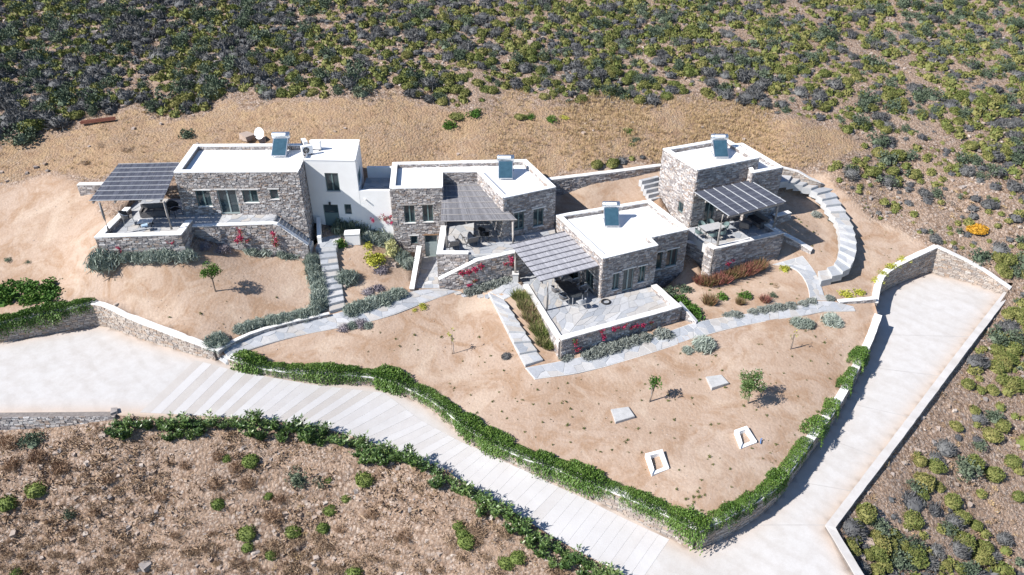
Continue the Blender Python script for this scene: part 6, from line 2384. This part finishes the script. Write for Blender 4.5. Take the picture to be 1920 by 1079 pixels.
def boulder(a, b, s, lb, grp=None):
    p = G(a, b)
    o = bpy.data.objects.new('boulder', rng.choice(ROCKM)); COL.objects.link(o)
    o.location = (p.x, p.y, p.z + s * .15); o.scale = (s, s, s); o.rotation_euler = (0, 0, rng.uniform(0, 6.28))
    tag(o, lb, 'rock', grp)


boulder(1626, 1018, .32, 'grey boulder against the foot of the ramp edge wall')
boulder(28, 1000, .36, 'pale angular rock low on the rubble slope')
boulder(275, 1062, .42, 'broad pale rock at the lower frame edge of the rubble slope')
boulder(215, 773, .3, 'dark rock at the end of the rough parking wall')
boulder(333, 845, .22, 'pale rock just below the hedge start')
boulder(218, 572, .18, 'single flat grey stone on the sand behind the parking wall')
boulder(738, 498, .3, 'pale rock at the foot of the variegated shrub')
boulder(645, 538, .22, 'pale rock beside the straight steps')
boulder(995, 80, .4, 'white rock among the scrub of the hill')
boulder(490, 262, .5, 'pale rock outcrop behind the first roof')
boulder(465, 258, .6, 'flat pale rock outcrop left of the satellite dish')
for a, b, s in ((395, 112, .45), (405, 118, .4), (400, 105, .4), (388, 120, .35), (412, 110, .35), (480, 75, .3), (1095, 250, .2), (180, 62, .35), (240, 60, .3), (560, 75, .35), (1135, 60, .3), (285, 75, .25), (745, 118, .3), (780, 123, .3)):
    boulder(a, b, s, 'pale rock lying between the shrubs of the hill', 'pale rocks on the hill')
for a, b in ((858, 550), (872, 554), (886, 550), (902, 556), (917, 556)):
    p = G(a, b)
    mb = MB()
    k = [(math.cos(t) * rng.uniform(.24, .36), math.sin(t) * rng.uniform(.2, .28)) for t in [i * 6.283 / 7 for i in range(7)]]
    mb.prism([(x, y) for x, y in k], -.1, .05)
    o = mb.build('stepping_stone', M['flag']); o.location = p
    tag(o, 'pale stepping stone on the sand below the second stair wall', 'stepping stone', 'stepping stones below the second house')

# small weeds dotting the sand
spots = []
rs = np.random.RandomState(44)
WZ = [([(700, 620), (960, 610), (1000, 710), (1280, 650), (1600, 610), (1590, 690), (1480, 860), (1310, 960), (860, 770), (560, 680)], 230), ([(1300, 520), (1500, 520), (1500, 560), (1320, 600)], 18), ([(1480, 400), (1560, 420), (1560, 490), (1500, 470)], 14), ([(1600, 330), (1760, 450), (1640, 520)], 26), ([(200, 500), (560, 480), (560, 570), (400, 630), (200, 560)], 10)]
for poly, n in WZ:
    xs = [p[0] for p in poly]; ys = [p[1] for p in poly]
    k = 0
    while k < n:
        a, b = rs.uniform(min(xs), max(xs)), rs.uniform(min(ys), max(ys))
        if in_poly(a, b, poly):
            p = G(a, b)
            if not blocked(np.array([p.x]), np.array([p.y]), .4)[0]:
                s = .05 + .11 * rs.uniform() ** 2
                plant('weed', 'weed', p, s, s * .8, 'tiny weed dotting the bare garden sand', 'weed', 'weeds on the sand', sink=.005)
            k += 1

# white flowering weeds above the first pergola
BL = np_mesh('blossoms', *tri_leaves(*(lambda rs: (lambda d: (d * np.array([1, 1, .75]) * rs.uniform(.8, 1.05, (60, 1)), np.tile([0, 0, 1.0], (60, 1)), np.tile([1.0, 0, 0], (60, 1)), np.full(60, .02), np.full(60, .07)))(dirs(60, rs)))(np.random.RandomState(5))), M['white_flower'])
for a, b, r, lb in [(192, 272, .7, 'white flowering weed clump above the blue-grey pergola'), (240, 281, .75, 'white flowering weed clump behind the blue-grey pergola corner'), (160, 305, .6, 'white flowering weed clump left of the blue-grey pergola')]:
    o = plant('flowering_weed', 'dry', G(a, b), r, r * .6, lb)
    c = bpy.data.objects.new('blossoms', BL); COL.objects.link(c); c.parent = o
